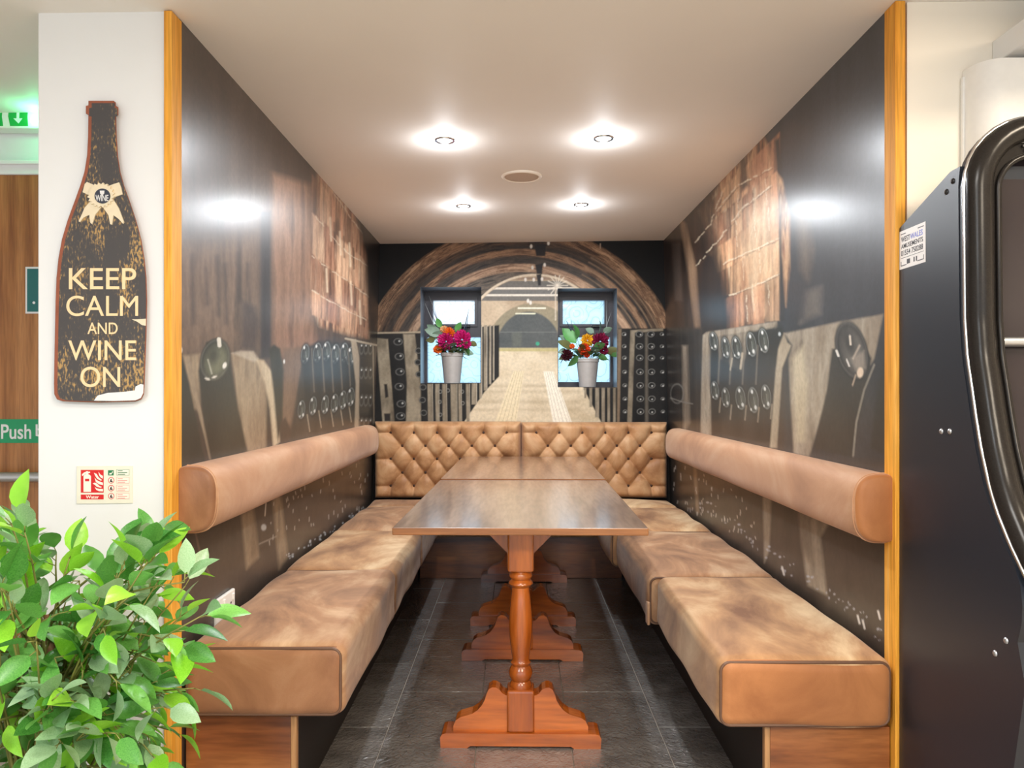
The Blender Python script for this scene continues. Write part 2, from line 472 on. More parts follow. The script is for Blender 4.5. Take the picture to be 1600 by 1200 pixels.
def rough_line(c, pts, wd, col, f, al, seed=0):
    rnd = random.Random(seed+int(pts[0][0])); q = []
    for (a_, b_) in zip(pts[:-1], pts[1:]):
        n = max(2, int(math.hypot(b_[0]-a_[0], b_[1]-a_[1])/5))
        for k in range(n): q.append((a_[0]+(b_[0]-a_[0])*k/n+rnd.uniform(-.9, .9), a_[1]+(b_[1]-a_[1])*k/n+rnd.uniform(-1.1, 1.1)))
    q.append(pts[-1])
    for a_, b_ in zip(q[:-1], q[1:]):
        if rnd.random() < .85: c.line([a_, b_], wd*rnd.uniform(.4, 1.2), col, f, al*rnd.uniform(.5, 1))
def blocks(c, xs, yl, yr, pal, seed, up=1):
    rnd = random.Random(seed)
    x0, x1 = xs[0], xs[-1]
    Y = lambda r_, x: yl[r_]+(yr[r_]-yl[r_])*(x-x0)/(x1-x0)
    for r_ in range(len(yl)-1):
        cuts = [x0]+[x+rnd.uniform(-6, 6)+(8 if r_ % 2 else 0) for x in xs[1:-1]]+[x1]
        for a_, b_ in zip(cuts[:-1], cuts[1:]):
            g = .8; k = rnd.choice(pal); t = rnd.uniform(.82, 1.08)
            c1 = tuple(min(255, v*t) for v in k); c2 = tuple(min(255, v*t*1.28+8) for v in k); c0 = tuple(v*t*.62 for v in k)
            j = [rnd.uniform(-1.6, 1.6) for _ in range(4)]
            al_ = .72
            c.poly([(a_+g, Y(r_, a_)+g+j[0]), (b_-g, Y(r_, b_)+g+j[1]), (b_-g, Y(r_+1, b_)-g+j[2]), (a_+g, Y(r_+1, a_)-g+j[3])], mixf([c0, c1, c2, c1], 20, 2, seed+r_*3+int(a_) % 11), 1.6, al_)

def XL(d, z):
    t = (d-2.05)/2.95; k = z/2.159
    return -.914*(1-t)+t*(-.966*(1-k)-.9025*k)
def XR(d, z):
    t = (d-2.05)/2.95; k = z/2.159
    return 1.006*(1-t)+t*(1.0254*(1-k)+.9746*k)
def ZC(x, d): return 2.19+.0125*x-(d-2.05)*.0105       # the ceiling is a touch out of level
BACK = 5.0

def mural_grid(name, pts, nu, nv, cols, mat, keep=None, extra=None):
    faces = []
    for i in range(nu-1):
        for j in range(nv-1):
            if keep is None or keep(i, j):
                faces.append((i*nv+j, (i+1)*nv+j, (i+1)*nv+j+1, i*nv+j+1))
    V = [tuple(p) for p in pts]; Cc = cols
    if extra is not None:
        ev, ef, ec = extra
        b = len(V); V += ev; faces += [tuple(b+k for k in f) for f in ef]
        Cc = np.vstack([cols, np.tile(L3(ec), (len(ev), 1))])
    me = bpy.data.meshes.new(name); me.from_pydata(V, [], faces)
    ca = me.color_attributes.new('print', 'FLOAT_COLOR', 'POINT')
    buf = np.ones((len(V), 4), np.float32); buf[:, :3] = np.clip(Cc, 0, 1)
    ca.data.foreach_set('color', buf.ravel())
    me.materials.append(mat)
    o = bpy.data.objects.new(name, me); COL.objects.link(o)
    return o

# ---- the two side walls
def side_grid(Xf, nu=330, nv=520, zlow=.25):
    inv = np.linspace(1/2.05, 1/BACK, nu); dd = 1/inv
    D, T = np.meshgrid(dd, np.linspace(0, 1, nv), indexing='ij')
    xg = Xf(D, 1.2)
    zt = ZC(xg, D)+.004
    Z = zlow+(zt-zlow)*T
    X = Xf(D, Z)
    return X.ravel(), D.ravel(), Z.ravel(), nu, nv
def lerp3(a, b, t): return L3(a)*(1-t[:, None])+L3(b)*t[:, None]

def paint_left(c):
    u, v = c.u, c.v
    n = fbm(u*2.6, v*1.6, 1); st = fbm(u*16, v*1.3, 2)
    c.c[:] = lerp3((50, 44, 40), (104, 86, 74), np.clip((n*.6+st*.5-.25)*1.3, 0, 1))
    # darker top and top right
    c.poly([(260, 0), (470, 215), (470, 260), (400, 250), (330, 190), (260, 120)], mixf([(40, 35, 33), (74, 58, 50)], 4, 3, 3), 40, .7)
    c.poly([(440, 180), (500, 250), (500, 300), (470, 330), (430, 330), (425, 250)], mixf([(44, 36, 32), (66, 52, 44)], 9, 2, 4), 8, .9)
    # streaky brown middle
    c.poly([(270, 380), (400, 370), (405, 545), (270, 560)], mixf([(70, 58, 50), (128, 106, 90), (96, 78, 66)], 15, 1.6, 6), 18, .9)
    for x in (300, 322, 340, 352, 372, 388):
        c.line([(x, 395+x % 37), (x+2, 470+x % 53)], 5, (58, 50, 48), 4, .7)
    c.poly([(425, 270), (490, 290), (490, 505), (500, 560), (425, 560)], mixf([(92, 70, 58), (140, 108, 88), (112, 84, 66)], 13, 1.3, 7), 6)
    c.poly([(407, 330), (423, 330), (424, 560), (407, 560)], mixf([(38, 40, 46), (54, 54, 58)], 20, 2, 8), 3, .95)
    c.poly([(378, 468), (398, 480), (404, 500), (400, 548), (376, 545)], (52, 48, 52), 5, .75)
    # bright stone blocks
    stone = mixf([(70, 48, 38), (150, 104, 78), (196, 158, 126), (128, 88, 64), (205, 176, 146)], 22, 1.6, 9, 5, 2.0)
    c.poly([(497, 268), (530, 306), (560, 338), (583, 372), (578, 528), (548, 524), (500, 510), (487, 480), (486, 400), (492, 330)], stone, 4)
    c.poly([(556, 330), (600, 376), (600, 540), (578, 530), (573, 470), (568, 400)], mixf([(12, 11, 11), (36, 30, 27)], 18, 1, 10), 5)
    c.poly([(518, 350), (528, 345), (536, 392), (524, 395)], (64, 48, 42), 4, .8)
    blocks(c, (487, 504, 520, 538, 556, 576), (272, 332, 398, 452, 492), (372, 412, 462, 500, 530), [(146, 104, 80), (168, 128, 100), (126, 88, 68), (156, 114, 88), (176, 142, 114)], 4)
    for k, (x, y) in enumerate(((516, 340), (531, 362), (546, 380), (510, 420), (548, 440), (562, 470))):
        c.line([(x, y), (x+1.5, y+36)], 2.4, (226, 204, 174), 1.2, .75); c.line([(x+6, y+8), (x+7, y+40)], 2.2, (66, 48, 40), 1.2, .7)
    for l in ([(493, 338), (518, 370), (545, 396), (575, 416)], [(487, 400), (520, 424), (556, 448), (576, 464)], [(488, 454), (530, 478), (572, 500)], [(520, 300), (548, 340), (572, 372)]):
        rough_line(c, l, 1.5, (214, 196, 170), .8, .8, 3)
    c.poly([(556, 330), (600, 376), (600, 540), (580, 530), (576, 470), (571, 400)], mixf([(14, 13, 13), (40, 33, 30)], 18, 1, 10), 4)
    # the dark cellar below the racks
    low = mixf([(44, 40, 36), (62, 54, 48), (52, 46, 42)], 5, 2, 11)
    c.poly([(260, 640), (400, 640), (460, 610), (600, 620), (600, 1250), (260, 1250)], low, 22)
    # stone posts
    beige = mixf([(112, 96, 78), (158, 140, 116), (136, 116, 94)], 14, 3, 12, 5, 1.8)
    c.poly([(286, 556), (312, 553), (312, 640), (300, 640)], beige, 3)
    c.poly([(362, 552), (395, 550), (402, 566), (416, 600), (416, 705), (384, 712), (372, 640)], beige, 2.5)
    c.poly([(398, 560), (412, 563), (424, 580), (434, 620), (437, 690), (427, 700), (422, 640), (414, 600)], mixf([(176, 156, 128), (200, 184, 156)], 10, 4, 13), 2)
    c.poly([(362, 552), (376, 548), (396, 549), (404, 560), (398, 566)], (190, 178, 160), 2, .6)
    c.poly([(443, 545), (478, 540), (466, 600), (456, 660), (446, 690), (440, 650)], mixf([(98, 78, 64), (128, 102, 82)], 12, 2, 14), 3)
    # big bottles
    dark = mixf([(34, 36, 31), (48, 50, 42)], 5, 2, 15)
    c.poly([(270, 545), (284, 552), (296, 600), (316, 700), (325, 735), (270, 760)], dark, 2)
    c.line([(294, 560), (306, 620), (322, 680), (330, 716)], 6, (146, 130, 110), 1.5)
    c.poly([(310, 580), (322, 535), (342, 527), (356, 545), (372, 640), (387, 705), (330, 722), (318, 660)], dark, 2)
    c.ell(336, 562, 23, 34, (36, 38, 33), 14, 1.5)
    c.ell(336, 562, 21, 31, (150, 150, 138), 14, 1.2, .25, ring=.9)
    c.ell(338, 564, 16, 24, (112, 114, 92), 14, 6, .9)
    c.ell(333, 556, 8, 13, (40, 42, 36), 14, 5, .8)
    c.line([(342, 530), (343, 540)], 6, (226, 222, 210), .8); c.line([(325, 562), (331, 584)], 1.8, (190, 192, 176), 1.2, .8)
    c.ell(351, 571, 3, 5, (230, 228, 220), 20, .8); c.ell(324, 592, 4, 1.8, (214, 210, 200), 20, .8); c.ell(335, 589, 4, 1.6, (214, 210, 200), -20, .8)
    c.ell(281, 547, 4, 6, (225, 222, 214), 0, .8)
    c.poly([(420, 545), (428, 538), (438, 545), (443, 580), (441, 660), (434, 690), (428, 620)], dark, 2)
    c.ell(444, 565, 1.3, 3, (220, 220, 214), 0, .6)
    c.poly([(438, 660), (446, 652), (455, 672), (456, 700), (440, 705)], (58, 48, 42), 2)
    # riddling rack with rows of bottles
    c.poly([(474, 545), (500, 532), (556, 536), (556, 690), (452, 690), (462, 640)], mixf([(38, 36, 33), (58, 54, 48)], 8, 3, 16), 2.5)
    for k, (x, y) in enumerate([(477, 553), (496, 551), (510, 549), (524, 553), (538, 551), (548, 557)]):
        bottle_end(c, x, y, 6.5, 16, 6)
        c.poly([(x-6, y+6), (x+6, y+8), (x+9, 640), (x+1, 642)], (38, 39, 37), 2, .85)
    for x in (487, 503, 517, 531, 544): c.line([(x, 545), (x+4, 612)], 2, (108, 98, 86), .8, .8)
    for k, (x, y) in enumerate([(471, 640), (489, 634), (508, 632), (523, 630), (536, 625), (548, 620)]):
        bottle_end(c, x, y, 6, 15, 6, bright=.8)
        c.line([(x+9, y+8), (x+13, y+34)], 1.6, (176, 160, 138), .7, .7)
    c.poly([(548, 530), (556, 530), (562, 560), (560, 700), (553, 700), (556, 600)], (166, 150, 128), 1.2)
    c.poly([(562, 536), (586, 540), (586, 720), (562, 720)], (46, 43, 40), 1.5)
    for y in (545, 583, 626, 662):
        for x in (565, 572, 579):
            c.ell(x, y, 3, 8, (110, 108, 102), 5, .6, .8, ring=.5); c.ell(x, y-5, .8, 1.4, (225, 225, 220), 0, .4)
    c.line([(540, 529), (586, 539), (600, 541)], 3, (176, 162, 140), .8)
    c.line([(583, 540), (585, 720)], 2, (150, 136, 116), .7)
    # faint print below the bolster
    for (a, b, e, g) in ((372, 392, 385, 405), (424, 436, 436, 450)):
        c.poly([(a, 760), (b, 750), (g, 870), (e, 890)], beige, 3, .75)
    c.line([(345, 745), (352, 770)], 3, (150, 140, 126), 1, .8)
    c.line([(305, 830), (312, 862), (328, 900)], 3, (124, 104, 90), 1, .6); c.line([(405, 850), (432, 838)], 2, (150, 144, 138), .8, .7)
    c.line([(416, 780), (414, 806)], 1.5, (210, 205, 196), .6); c.ell(412, 824, 4, 5, (176, 178, 178), 0, 1)
    rnd = random.Random(3)
    for k in range(60):
        x = rnd.uniform(420, 580); y = 790-(x-420)*.4+rnd.uniform(-25, 60)
        c.line([(x, y), (x+rnd.uniform(-1, 1), y+rnd.uniform(2, 7))], 1.1, (190, 188, 184), .5, .8)
    for k in range(46):
        x = rnd.uniform(440, 582); y = 905-(x-400)*.62+rnd.uniform(-10, 2)
        c.ell(x, y, rnd.uniform(.6, 2), rnd.uniform(.6, 1.6), (200, 205, 210), 0, .5, .9)

def paint_right(c):
    u, v = c.u, c.v
    n = fbm(u*2.2, v*1.8, 21); st = fbm(u*14, v*.9, 22)
    c.c[:] = lerp3((38, 41, 46), (64, 66, 72), np.clip((n*.7+st*.4-.3)*1.5, 0, 1))
    # stone blocks lit in the vault
    stone = mixf([(74, 50, 38), (150, 102, 72), (196, 156, 118), (120, 82, 58), (216, 190, 156)], 13, 2.2, 23, 5, 2.1)
    c.poly([(1000, 350), (1080, 300), (1150, 225), (1196, 208), (1208, 250), (1218, 320), (1222, 500), (1160, 512), (1110, 520), (1040, 540)], mixf([(26, 22, 20), (60, 44, 36)], 12, 1.4, 24), 6)
    c.poly([(1092, 330), (1120, 290), (1150, 245), (1190, 210), (1203, 235), (1214, 310), (1219, 400), (1218, 490), (1150, 508), (1140, 440), (1128, 400), (1112, 380)], stone, 4)
    blocks(c, (1106, 1130, 1152, 1176, 1200, 1219), (318, 350, 396, 436, 476, 520), (205, 262, 324, 374, 428, 500), [(146, 102, 76), (180, 138, 104), (126, 88, 66), (190, 152, 116), (166, 120, 88)], 8)
    c.poly([(1080, 300), (1120, 290), (1112, 330), (1124, 400), (1136, 440), (1140, 520), (1060, 520)], mixf([(22, 19, 18), (58, 42, 34)], 12, 1.4, 24), 6, .85)
    c.poly([(1165, 330), (1195, 305), (1213, 330), (1215, 430), (1172, 452), (1156, 400)], mixf([(180, 138, 102), (224, 198, 162), (196, 154, 116)], 10, 5, 25), 14, .6)
    for k, (x, y) in enumerate(((1152, 300), (1176, 290), (1196, 280), (1150, 345), (1178, 330), (1200, 320), (1160, 398), (1186, 386), (1176, 446), (1200, 436), (1166, 462))):
        rough_line(c, [(x, y), (x+2, y+40)], 1.6, (224, 204, 174), .8, .7, k)
    c.poly([(1155, 250), (1165, 240), (1170, 290), (1158, 300)], (40, 30, 26), 3, .85)
    c.poly([(1093, 520), (1094, 425), (1104, 394), (1115, 400), (1128, 440), (1138, 500), (1136, 520)], (28, 26, 28), 4, .9)
    c.poly([(1060, 335), (1072, 350), (1088, 420), (1094, 520), (1086, 520), (1076, 430)], mixf([(106, 84, 68), (150, 122, 96)], 16, 1, 26), 2.5)
    for l in ([(1083, 382), (1110, 350), (1128, 300)], [(1088, 415), (1125, 372), (1160, 325), (1205, 290)], [(1130, 412), (1165, 396), (1218, 372)],
              [(1140, 462), (1180, 446), (1220, 427)], [(1120, 330), (1150, 292), (1205, 262)]):
        rough_line(c, l, 2.0, (226, 210, 182), .9, .85, 1)
        rough_line(c, [(x+2.2, y+1.6) for x, y in l], 1.5, (74, 54, 44), .9, .6, 2)
    c.poly([(1211, 220), (1218, 215), (1226, 330), (1226, 500), (1218, 500), (1217, 320)], (40, 38, 40), 2)
    c.poly([(1214, 270), (1222, 280), (1234, 340), (1234, 420), (1228, 480), (1222, 400), (1220, 330)], stone, 2.5, .9)
    c.poly([(1246, 330), (1262, 350), (1270, 390), (1262, 440), (1252, 420)], mixf([(70, 60, 54), (110, 96, 82)], 12, 3, 27), 8, .8)
    c.poly([(1258, 455), (1284, 448), (1282, 490), (1250, 505)], mixf([(84, 76, 70), (120, 112, 104)], 10, 6, 28), 6, .8)
    c.poly([(1230, 440), (1262, 440), (1258, 500), (1232, 500)], (46, 44, 48), 5, .7)
    # end wall rack seen on the far left of this wall
    c.poly([(1000, 510), (1098, 512), (1098, 720), (1000, 720)], mixf([(34, 32, 32), (58, 52, 48)], 22, 1.2, 29), 3)
    c.poly([(1050, 380), (1062, 380), (1066, 470), (1054, 470)], (84, 74, 68), 2, .7)
    c.poly([(1066, 540), (1074, 540), (1078, 660), (1068, 680)], mixf([(110, 96, 82), (170, 156, 138)], 30, 6, 30), 2.5, .8)
    c.ell(1058, 615, 10, 15, (130, 128, 122), 0, .8, .7, ring=.8)
    c.line([(1048, 622), (1066, 628), (1082, 631)], 2, (140, 136, 128), .8, .7)
    # dark cellar below
    low = mixf([(40, 37, 35), (60, 53, 48), (48, 43, 40)], 5, 2, 31)
    c.poly([(1098, 560), (1400, 540), (1400, 1250), (1000, 1250), (1000, 690), (1098, 690)], low, 10)
    c.poly([(1225, 530), (1400, 495), (1400, 720), (1225, 720)], mixf([(40, 43, 46), (58, 60, 62)], 6, 3, 32), 6)
    beige = mixf([(118, 106, 92), (168, 156, 138), (142, 128, 110)], 12, 3, 33, 5, 1.8)
    # rack one
    c.poly([(1098, 524), (1104, 519), (1214, 502), (1216, 515), (1116, 530), (1112, 560), (1110, 610), (1112, 690), (1094, 690)], beige, 1.5)
    c.poly([(1112, 528), (1210, 512), (1222, 540), (1212, 690), (1112, 690)], mixf([(34, 34, 34), (50, 48, 46)], 7, 3, 34), 2)
    c.poly([(1120, 526), (1170, 518), (1166, 550), (1156, 580), (1126, 560)], beige, 3, .8)
    for k, (x, y, rx, ry) in enumerate([(1115, 533, 6.5, 15), (1134, 543, 6.5, 17), (1151, 543, 7.5, 18), (1174, 538, 8, 20), (1193, 532, 8, 20)]):
        c.poly([(x-rx, y), (x+rx, y), (x+rx*.8, y+70), (x-rx*.9, y+70)], (36, 37, 37), 2, .9)
        bottle_end(c, x, y, rx, ry, -8)
    c.ell(1214, 540, 12, 33, (32, 35, 36), 6, 2); c.ell(1218, 522, 2, 3, (190, 196, 196), 0, .7)
    for x in (1125, 1143, 1163, 1184): c.line([(x, 540), (x-3, 600)], 2.4, (112, 104, 92), .9, .75)
    for k, (x, y, rx, ry) in enumerate([(1117, 610, 6.5, 15), (1134, 621, 6.5, 16), (1157, 622, 8, 19), (1177, 625, 8.5, 21), (1197, 620, 8, 20)]):
        bottle_end(c, x, y, rx, ry, -6, bright=.8)
        c.line([(x+9, y+12), (x+7, y+34)], 2, (166, 152, 132), .8, .6)
    c.line([(1144, 560), (1141, 578)], 2, (176, 162, 140), .8); c.line([(1160, 552), (1157, 576)], 3, (176, 162, 140), .8)
    # posts
    c.poly([(1225, 520), (1230, 535), (1236, 540), (1222, 575), (1214, 700), (1203, 700), (1212, 580), (1216, 545)], mixf([(150, 136, 116), (182, 168, 144)], 10, 4, 35), 1.6)
    c.poly([(1226, 521), (1310, 503), (1380, 491), (1366, 560), (1360, 570), (1350, 560), (1305, 560), (1286, 640), (1264, 715), (1240, 708), (1236, 640), (1232, 560), (1238, 540)], beige, 2)
    c.poly([(1238, 560), (1256, 540), (1262, 600), (1258, 690), (1244, 690)], mixf([(176, 160, 132), (206, 192, 164)], 14, 3, 36), 5, .8)
    c.poly([(1300, 545), (1292, 610), (1272, 700), (1330, 715), (1350, 620), (1362, 560), (1350, 540)], mixf([(38, 39, 38), (54, 54, 50)], 5, 2, 37), 2)
    c.ell(1331, 548, 25, 48, (32, 34, 34), -14, 1.6)
    c.ell(1331, 547, 22, 43, (150, 146, 138), -14, 1.2, .22, ring=.9)
    c.ell(1333, 548, 16, 34, (112, 108, 102), -16, 6, .85)
    c.ell(1327, 536, 9, 20, (40, 41, 40), -16, 5, .8)
    c.poly([(1330, 560), (1350, 548), (1352, 575), (1338, 580)], (150, 140, 128), 3, .8)
    c.ell(1344, 582, 5, 8, (226, 204, 180), 8, 1); c.line([(1328, 525), (1329, 538)], 3, (226, 214, 198), .8)
    c.line([(1307, 548), (1310, 556)], 3.5, (226, 222, 214), .8); c.line([(1323, 562), (1327, 572)], 2.5, (220, 214, 206), .8)
    c.line([(1343, 540), (1333, 560)], 2.2, (212, 194, 176), 1.4, .8); c.line([(1337, 586), (1332, 602)], 2, (180, 160, 140), .8)
    c.line([(1366, 570), (1350, 610), (1338, 660), (1333, 712)], 3, (146, 140, 128), .9, .8)
    c.poly([(1385, 540), (1372, 600), (1360, 700), (1400, 720), (1400, 540)], (40, 42, 38), 3, .8)
    # below the bolster
    c.poly([(1192, 770), (1206, 768), (1202, 860), (1194, 880)], beige, 2, .8)
    c.poly([(1247, 790), (1300, 810), (1282, 840), (1292, 930), (1262, 915), (1252, 850)], beige, 3, .8)
    c.line([(1085, 720), (1090, 800)], 5, (150, 130, 108), 1.5, .7)
    rnd = random.Random(5)
    for k in range(60):
        x = rnd.uniform(1052, 1180); y = 715+(x-1052)*.5+rnd.uniform(0, 70)
        c.line([(x, y), (x+rnd.uniform(-1, 1), y+rnd.uniform(2, 6))], 1.2, (196, 192, 186), .5, .8)
    for k in range(60):
        x = rnd.uniform(1090, 1380); y = 800+(x-1090)*.72+rnd.uniform(-30, -4)
        c.ell(x, y, rnd.uniform(.6, 2.4), rnd.uniform(.6, 2), (176, 180, 190), 0, .6, .8)
    for (x, y) in ((1222, 886), (1340, 962), (1348, 970), (1372, 955)):
        c.line([(x, y), (x+3, y+12)], 3, (220, 215, 210), .8)

def side_wall(name, Xf, painter, sgn):
    X, D, Z, nu, nv = side_grid(Xf)
    c = Canvas(VX+X*FPX/D, VY-(Z-CH)*FPX/D, D, Z); painter(c)
    t = .06*sgn
    fr, bk = 2.05, BACK
    ev = []; z0 = 0.0
    for d in (fr, bk):
        for z in (z0, .25, 2.25):
            ev.append((Xf(d, z), d, z)); ev.append((Xf(d, z)+t, d, z))
    # lower plain strip, back, ends
    ef = [(0, 6, 8, 2), (1, 5, 11, 7), (0, 2, 3, 1), (2, 4, 5, 3), (6, 7, 9, 8), (8, 9, 11, 10)]
    o = mural_grid(name, np.stack([X, D, Z], 1), nu, nv, c.c, M['mural'], extra=(ev, ef, (46, 42, 40)))
    return tag(o, kind='structure')
side_wall('wall_left', XL, paint_left, -1)
side_wall('wall_right', XR, paint_right, 1)

# ---- the back wall with its two window openings
WL = (Q(657, 448.5, BACK), Q(752, 599, BACK)); WR = (Q(871.5, 450.5, BACK), Q(964, 605, BACK))
def paint_back(c):
    n = fbm(c.u*3, c.v*3, 41)
    c.c[:] = lerp3((10, 11, 13), (24, 23, 23), n)
    cx, cy = 813, 611
    br = mixf([(66, 50, 40), (122, 92, 70), (164, 130, 102), (96, 72, 56)], 9, 9, 42, 5, 1.9)
    gy = mixf([(38, 36, 34), (78, 70, 64), (54, 50, 46)], 7, 7, 43, 5, 1.6)
    c.varc(cx, cy, 0, 242, [(34, 32, 31), (62, 56, 52), (46, 42, 40), (78, 68, 60)], 43, 3, fr=.12)
    c.varc(cx, cy, 228, 242, [(48, 40, 35), (96, 74, 58), (60, 50, 43)], 44, 4)
    c.varc(cx, cy, 239, 258, [(70, 52, 42), (150, 116, 88), (98, 72, 55), (182, 146, 114)], 42, 1.8)
    c.varc(cx, cy, 211, 222, [(90, 68, 54), (160, 126, 98), (110, 84, 66)], 45, 1.5)
    c.varc(cx, cy, 199, 211, [(38, 38, 39), (84, 74, 66), (56, 52, 49)], 46, 2)
    c.varc(cx, cy, 186, 199, [(128, 100, 80), (196, 164, 136), (158, 126, 102)], 47, 1.5)
    c.varc(cx, cy, 150, 186, [(58, 55, 52), (112, 100, 88), (80, 74, 68)], 48, 2)
    c.poly([(590, 610), (590, 500), (625, 440), (660, 420), (660, 610)], (44, 40, 38), 14, .45)
    # right part of the vault is lighter
    for r in (236, 228, 218, 206, 196):
        p = [(cx+r*math.cos(R(t)), cy+r*math.sin(R(t))) for t in range(-62, -18, 4)]
        c.line(p, 2, (168, 140, 112), 1, .5)
    # the far vault
    ix, iy, ir = 836, 545, 117
    c.arc(ix, iy, 0, ir, mixf([(172, 150, 124), (206, 186, 158)], 5, 5, 48), y_max=545, f=1)
    c.arc(ix, iy, ir-3, ir, (222, 206, 182), y_max=500, f=.8)
    def band(y0, y1, col, al=1):
        i = c.bb(700, y0-1, 980, y1+1)
        r = np.hypot(c.px[i]-ix, c.py[i]-iy)
        a = np.clip(.5-np.maximum(y0-c.py[i], c.py[i]-y1)/1.0, 0, 1)*np.clip(.5-(r-ir+4)/1.4, 0, 1)*al
        c.put(i, a, c.colour(i, col))
    band(439, 449, (112, 108, 102)); band(449, 452.5, (228, 220, 206)); band(452.5, 459.5, (116, 114, 110))
    band(459.5, 463, (226, 218, 204)); band(463, 470, (112, 108, 102)); band(433, 437, (150, 128, 108))
    c.arc(832, 545, 0, 71, mixf([(128, 120, 100), (150, 138, 112)], 5, 5, 49), y_max=546, f=1.2)
    c.ell(826, 547, 51, 60, mixf([(70, 74, 74), (88, 90, 88)], 4, 4, 50), 0, 1.2)
    c.poly([(775, 536), (873, 536), (873, 546), (775, 546)], mixf([(72, 76, 76), (86, 88, 86)], 4, 4, 51), 3)
    c.poly([(800, 520), (815, 518), (815, 542), (800, 542)], (96, 98, 90), 2, .7)
    c.line([(810, 481.5), (852, 481.5)], 2.2, (238, 232, 210), .6); c.line([(806, 490), (836, 490)], 1.8, (230, 228, 200), .6)
    c.line([(778, 519), (872, 519)], 1, (110, 112, 108), .6)
    c.ell(840, 537, 3, 3, (60, 150, 120), 0, .8)
    # lamps and ducts under the vault
    for (x0, x1, y0, y1) in ((835, 853, 383, 400), (836, 848, 413, 428), (838, 846, 429, 446)):
        c.poly([(x0, y0), (x1, y0-1), (x1-1, y1), (x0+3, y1)], (38, 36, 38), 1)
    for (x, y) in ((830, 385), (857, 380), (832, 418), (851, 414), (821, 437), (834, 437), (847, 436), (825, 470), (829, 473)):
        c.ell(x, y, 2, 3, (226, 220, 210), 0, .7)
    for k in range(14):
        a = 2*math.pi*k/14
        c.line([(871, 446), (871+16*math.cos(a), 446+16*math.sin(a))], 1.6, (240, 230, 212), .7, .7)
    c.line([(868, 450), (868, 500)], 2, (216, 202, 180), .8, .7)
    c.line([(938, 381), (938, 388)], 1.5, (170, 150, 130), .6)
    # floor of the cellar
    fl = mixf([(190, 172, 142), (214, 198, 170), (202, 184, 154)], 3, 9, 52, 4)
    c.poly([(776, 544), (873, 544), (884, 565), (913, 608), (942, 664), (720, 664), (757, 612), (778, 588)], fl, 1.2)
    c.poly([(776, 544), (873, 544), (875, 549), (776, 549)], (176, 164, 112), 1, .9)
    for y, al in ((603, .5), (612, .4), (628, .45), (640, .4)):
        c.line([(735, y), (905, y)], 4, (160, 140, 112), 2.5, al)
    c.poly([(802, 580), (819, 580), (806, 664), (772, 664)], (222, 206, 172), 1, .9)
    c.poly([(849, 580), (865, 580), (895, 664), (865, 664)], (234, 226, 208), 1)
    for t in (.15, .35, .55, .75, .92):
        c.line([(849+16*t, 580), (865+30*t, 664)], .8, (186, 172, 150), .4, .8)
        c.line([(802+17*t, 580), (772+34*t, 664)], .8, (186, 166, 130), .4, .8)
    # left racks
    be = mixf([(96, 86, 72), (150, 138, 118), (120, 108, 90)], 16, 4, 53, 5, 1.8)
    dk = mixf([(16, 16, 16), (36, 34, 33)], 10, 4, 54)
    c.poly([(560, 518), (660, 519), (780, 508), (780, 588), (757, 612), (722, 664), (560, 664)], dk, 1)
    c.line([(560, 521), (604, 520), (660, 519)], 2.5, (166, 152, 130), .8)
    c.poly([(588, 528), (606, 530), (617, 664), (598, 664)], be, 1)
    c.poly([(600, 600), (605, 600), (607, 620), (602, 622)], (40, 36, 34), 1); c.poly([(600, 646), (610, 646), (610, 658), (601, 658)], (44, 40, 38), 1)
    c.poly([(630, 522), (648, 522), (657, 600), (658, 664), (634, 664), (636, 600)], be, 1.2)
    for k, (x, y) in enumerate([(622, 534), (624, 557), (625, 581), (624, 604), (627, 631), (626, 650)]):
        c.ell(x, y, 8, 6.5, (30, 30, 30), 0, 1); c.ell(x, y, 6.5, 5, (112, 110, 106), 0, .6, .7, ring=.6)
        c.ell(x+2, y-1, 1.5, 1.5, (170, 170, 166), 0, .6)
    for k, (x, y) in enumerate([(661, 605), (660, 625), (662, 645), (654, 548), (653, 566), (655, 585)]):
        c.ell(x, y, 5.5, 5, (30, 30, 30), 0, 1); c.ell(x, y, 4.6, 4, (120, 118, 112), 0, .6, .7, ring=.5)
    for (a, b) in ((668, 675), (680, 685), (691, 697), (704, 713), (716, 720), (728, 733)):
        c.poly([(a, 600), (b, 600), (b+1, 664-(a-668)*.05), (a+1, 664)], be, .9)
        c.line([(b+1, 600), (b+1.5, 660)], .9, (190, 178, 156), .4, .7)
    for (x, y) in ((688, 612), (687, 628), (688, 648), (700, 610), (722, 612), (723, 630)):
        c.ell(x, y, 2.4, 2.6, (150, 148, 140), 0, .5, .6, ring=.5)
    for (a, b, e) in ((737, 745, 632), (749, 753, 622), (756, 761, 610), (764, 767, 600), (770, 772, 594)):
        c.poly([(a, 508), (b, 508), (b, e), (a, e)], be, .8); c.line([(b, 509), (b, e)], .9, (186, 176, 158), .4, .8)
    # right racks
    c.poly([(912, 608), (965, 606), (966, 513), (1060, 513), (1060, 664), (942, 664)], dk, 1)
    for (a, b, e) in ((913, 916, 622), (921, 925, 636), (930, 936, 652), (940, 945, 664), (949, 953, 664), (958, 962, 664)):
        c.poly([(a, 606), (b, 606), (b, e), (a, e)], be, .8)
    c.poly([(966, 514), (971, 514), (968, 664), (964, 664)], (122, 104, 84), 1)
    c.poly([(985, 516), (1036, 513), (1036, 517), (992, 520), (987, 664), (980, 664)], be, 1)
    c.poly([(1008, 520), (1012, 520), (1013, 664), (1008, 664)], (110, 102, 90), 1.5, .7)
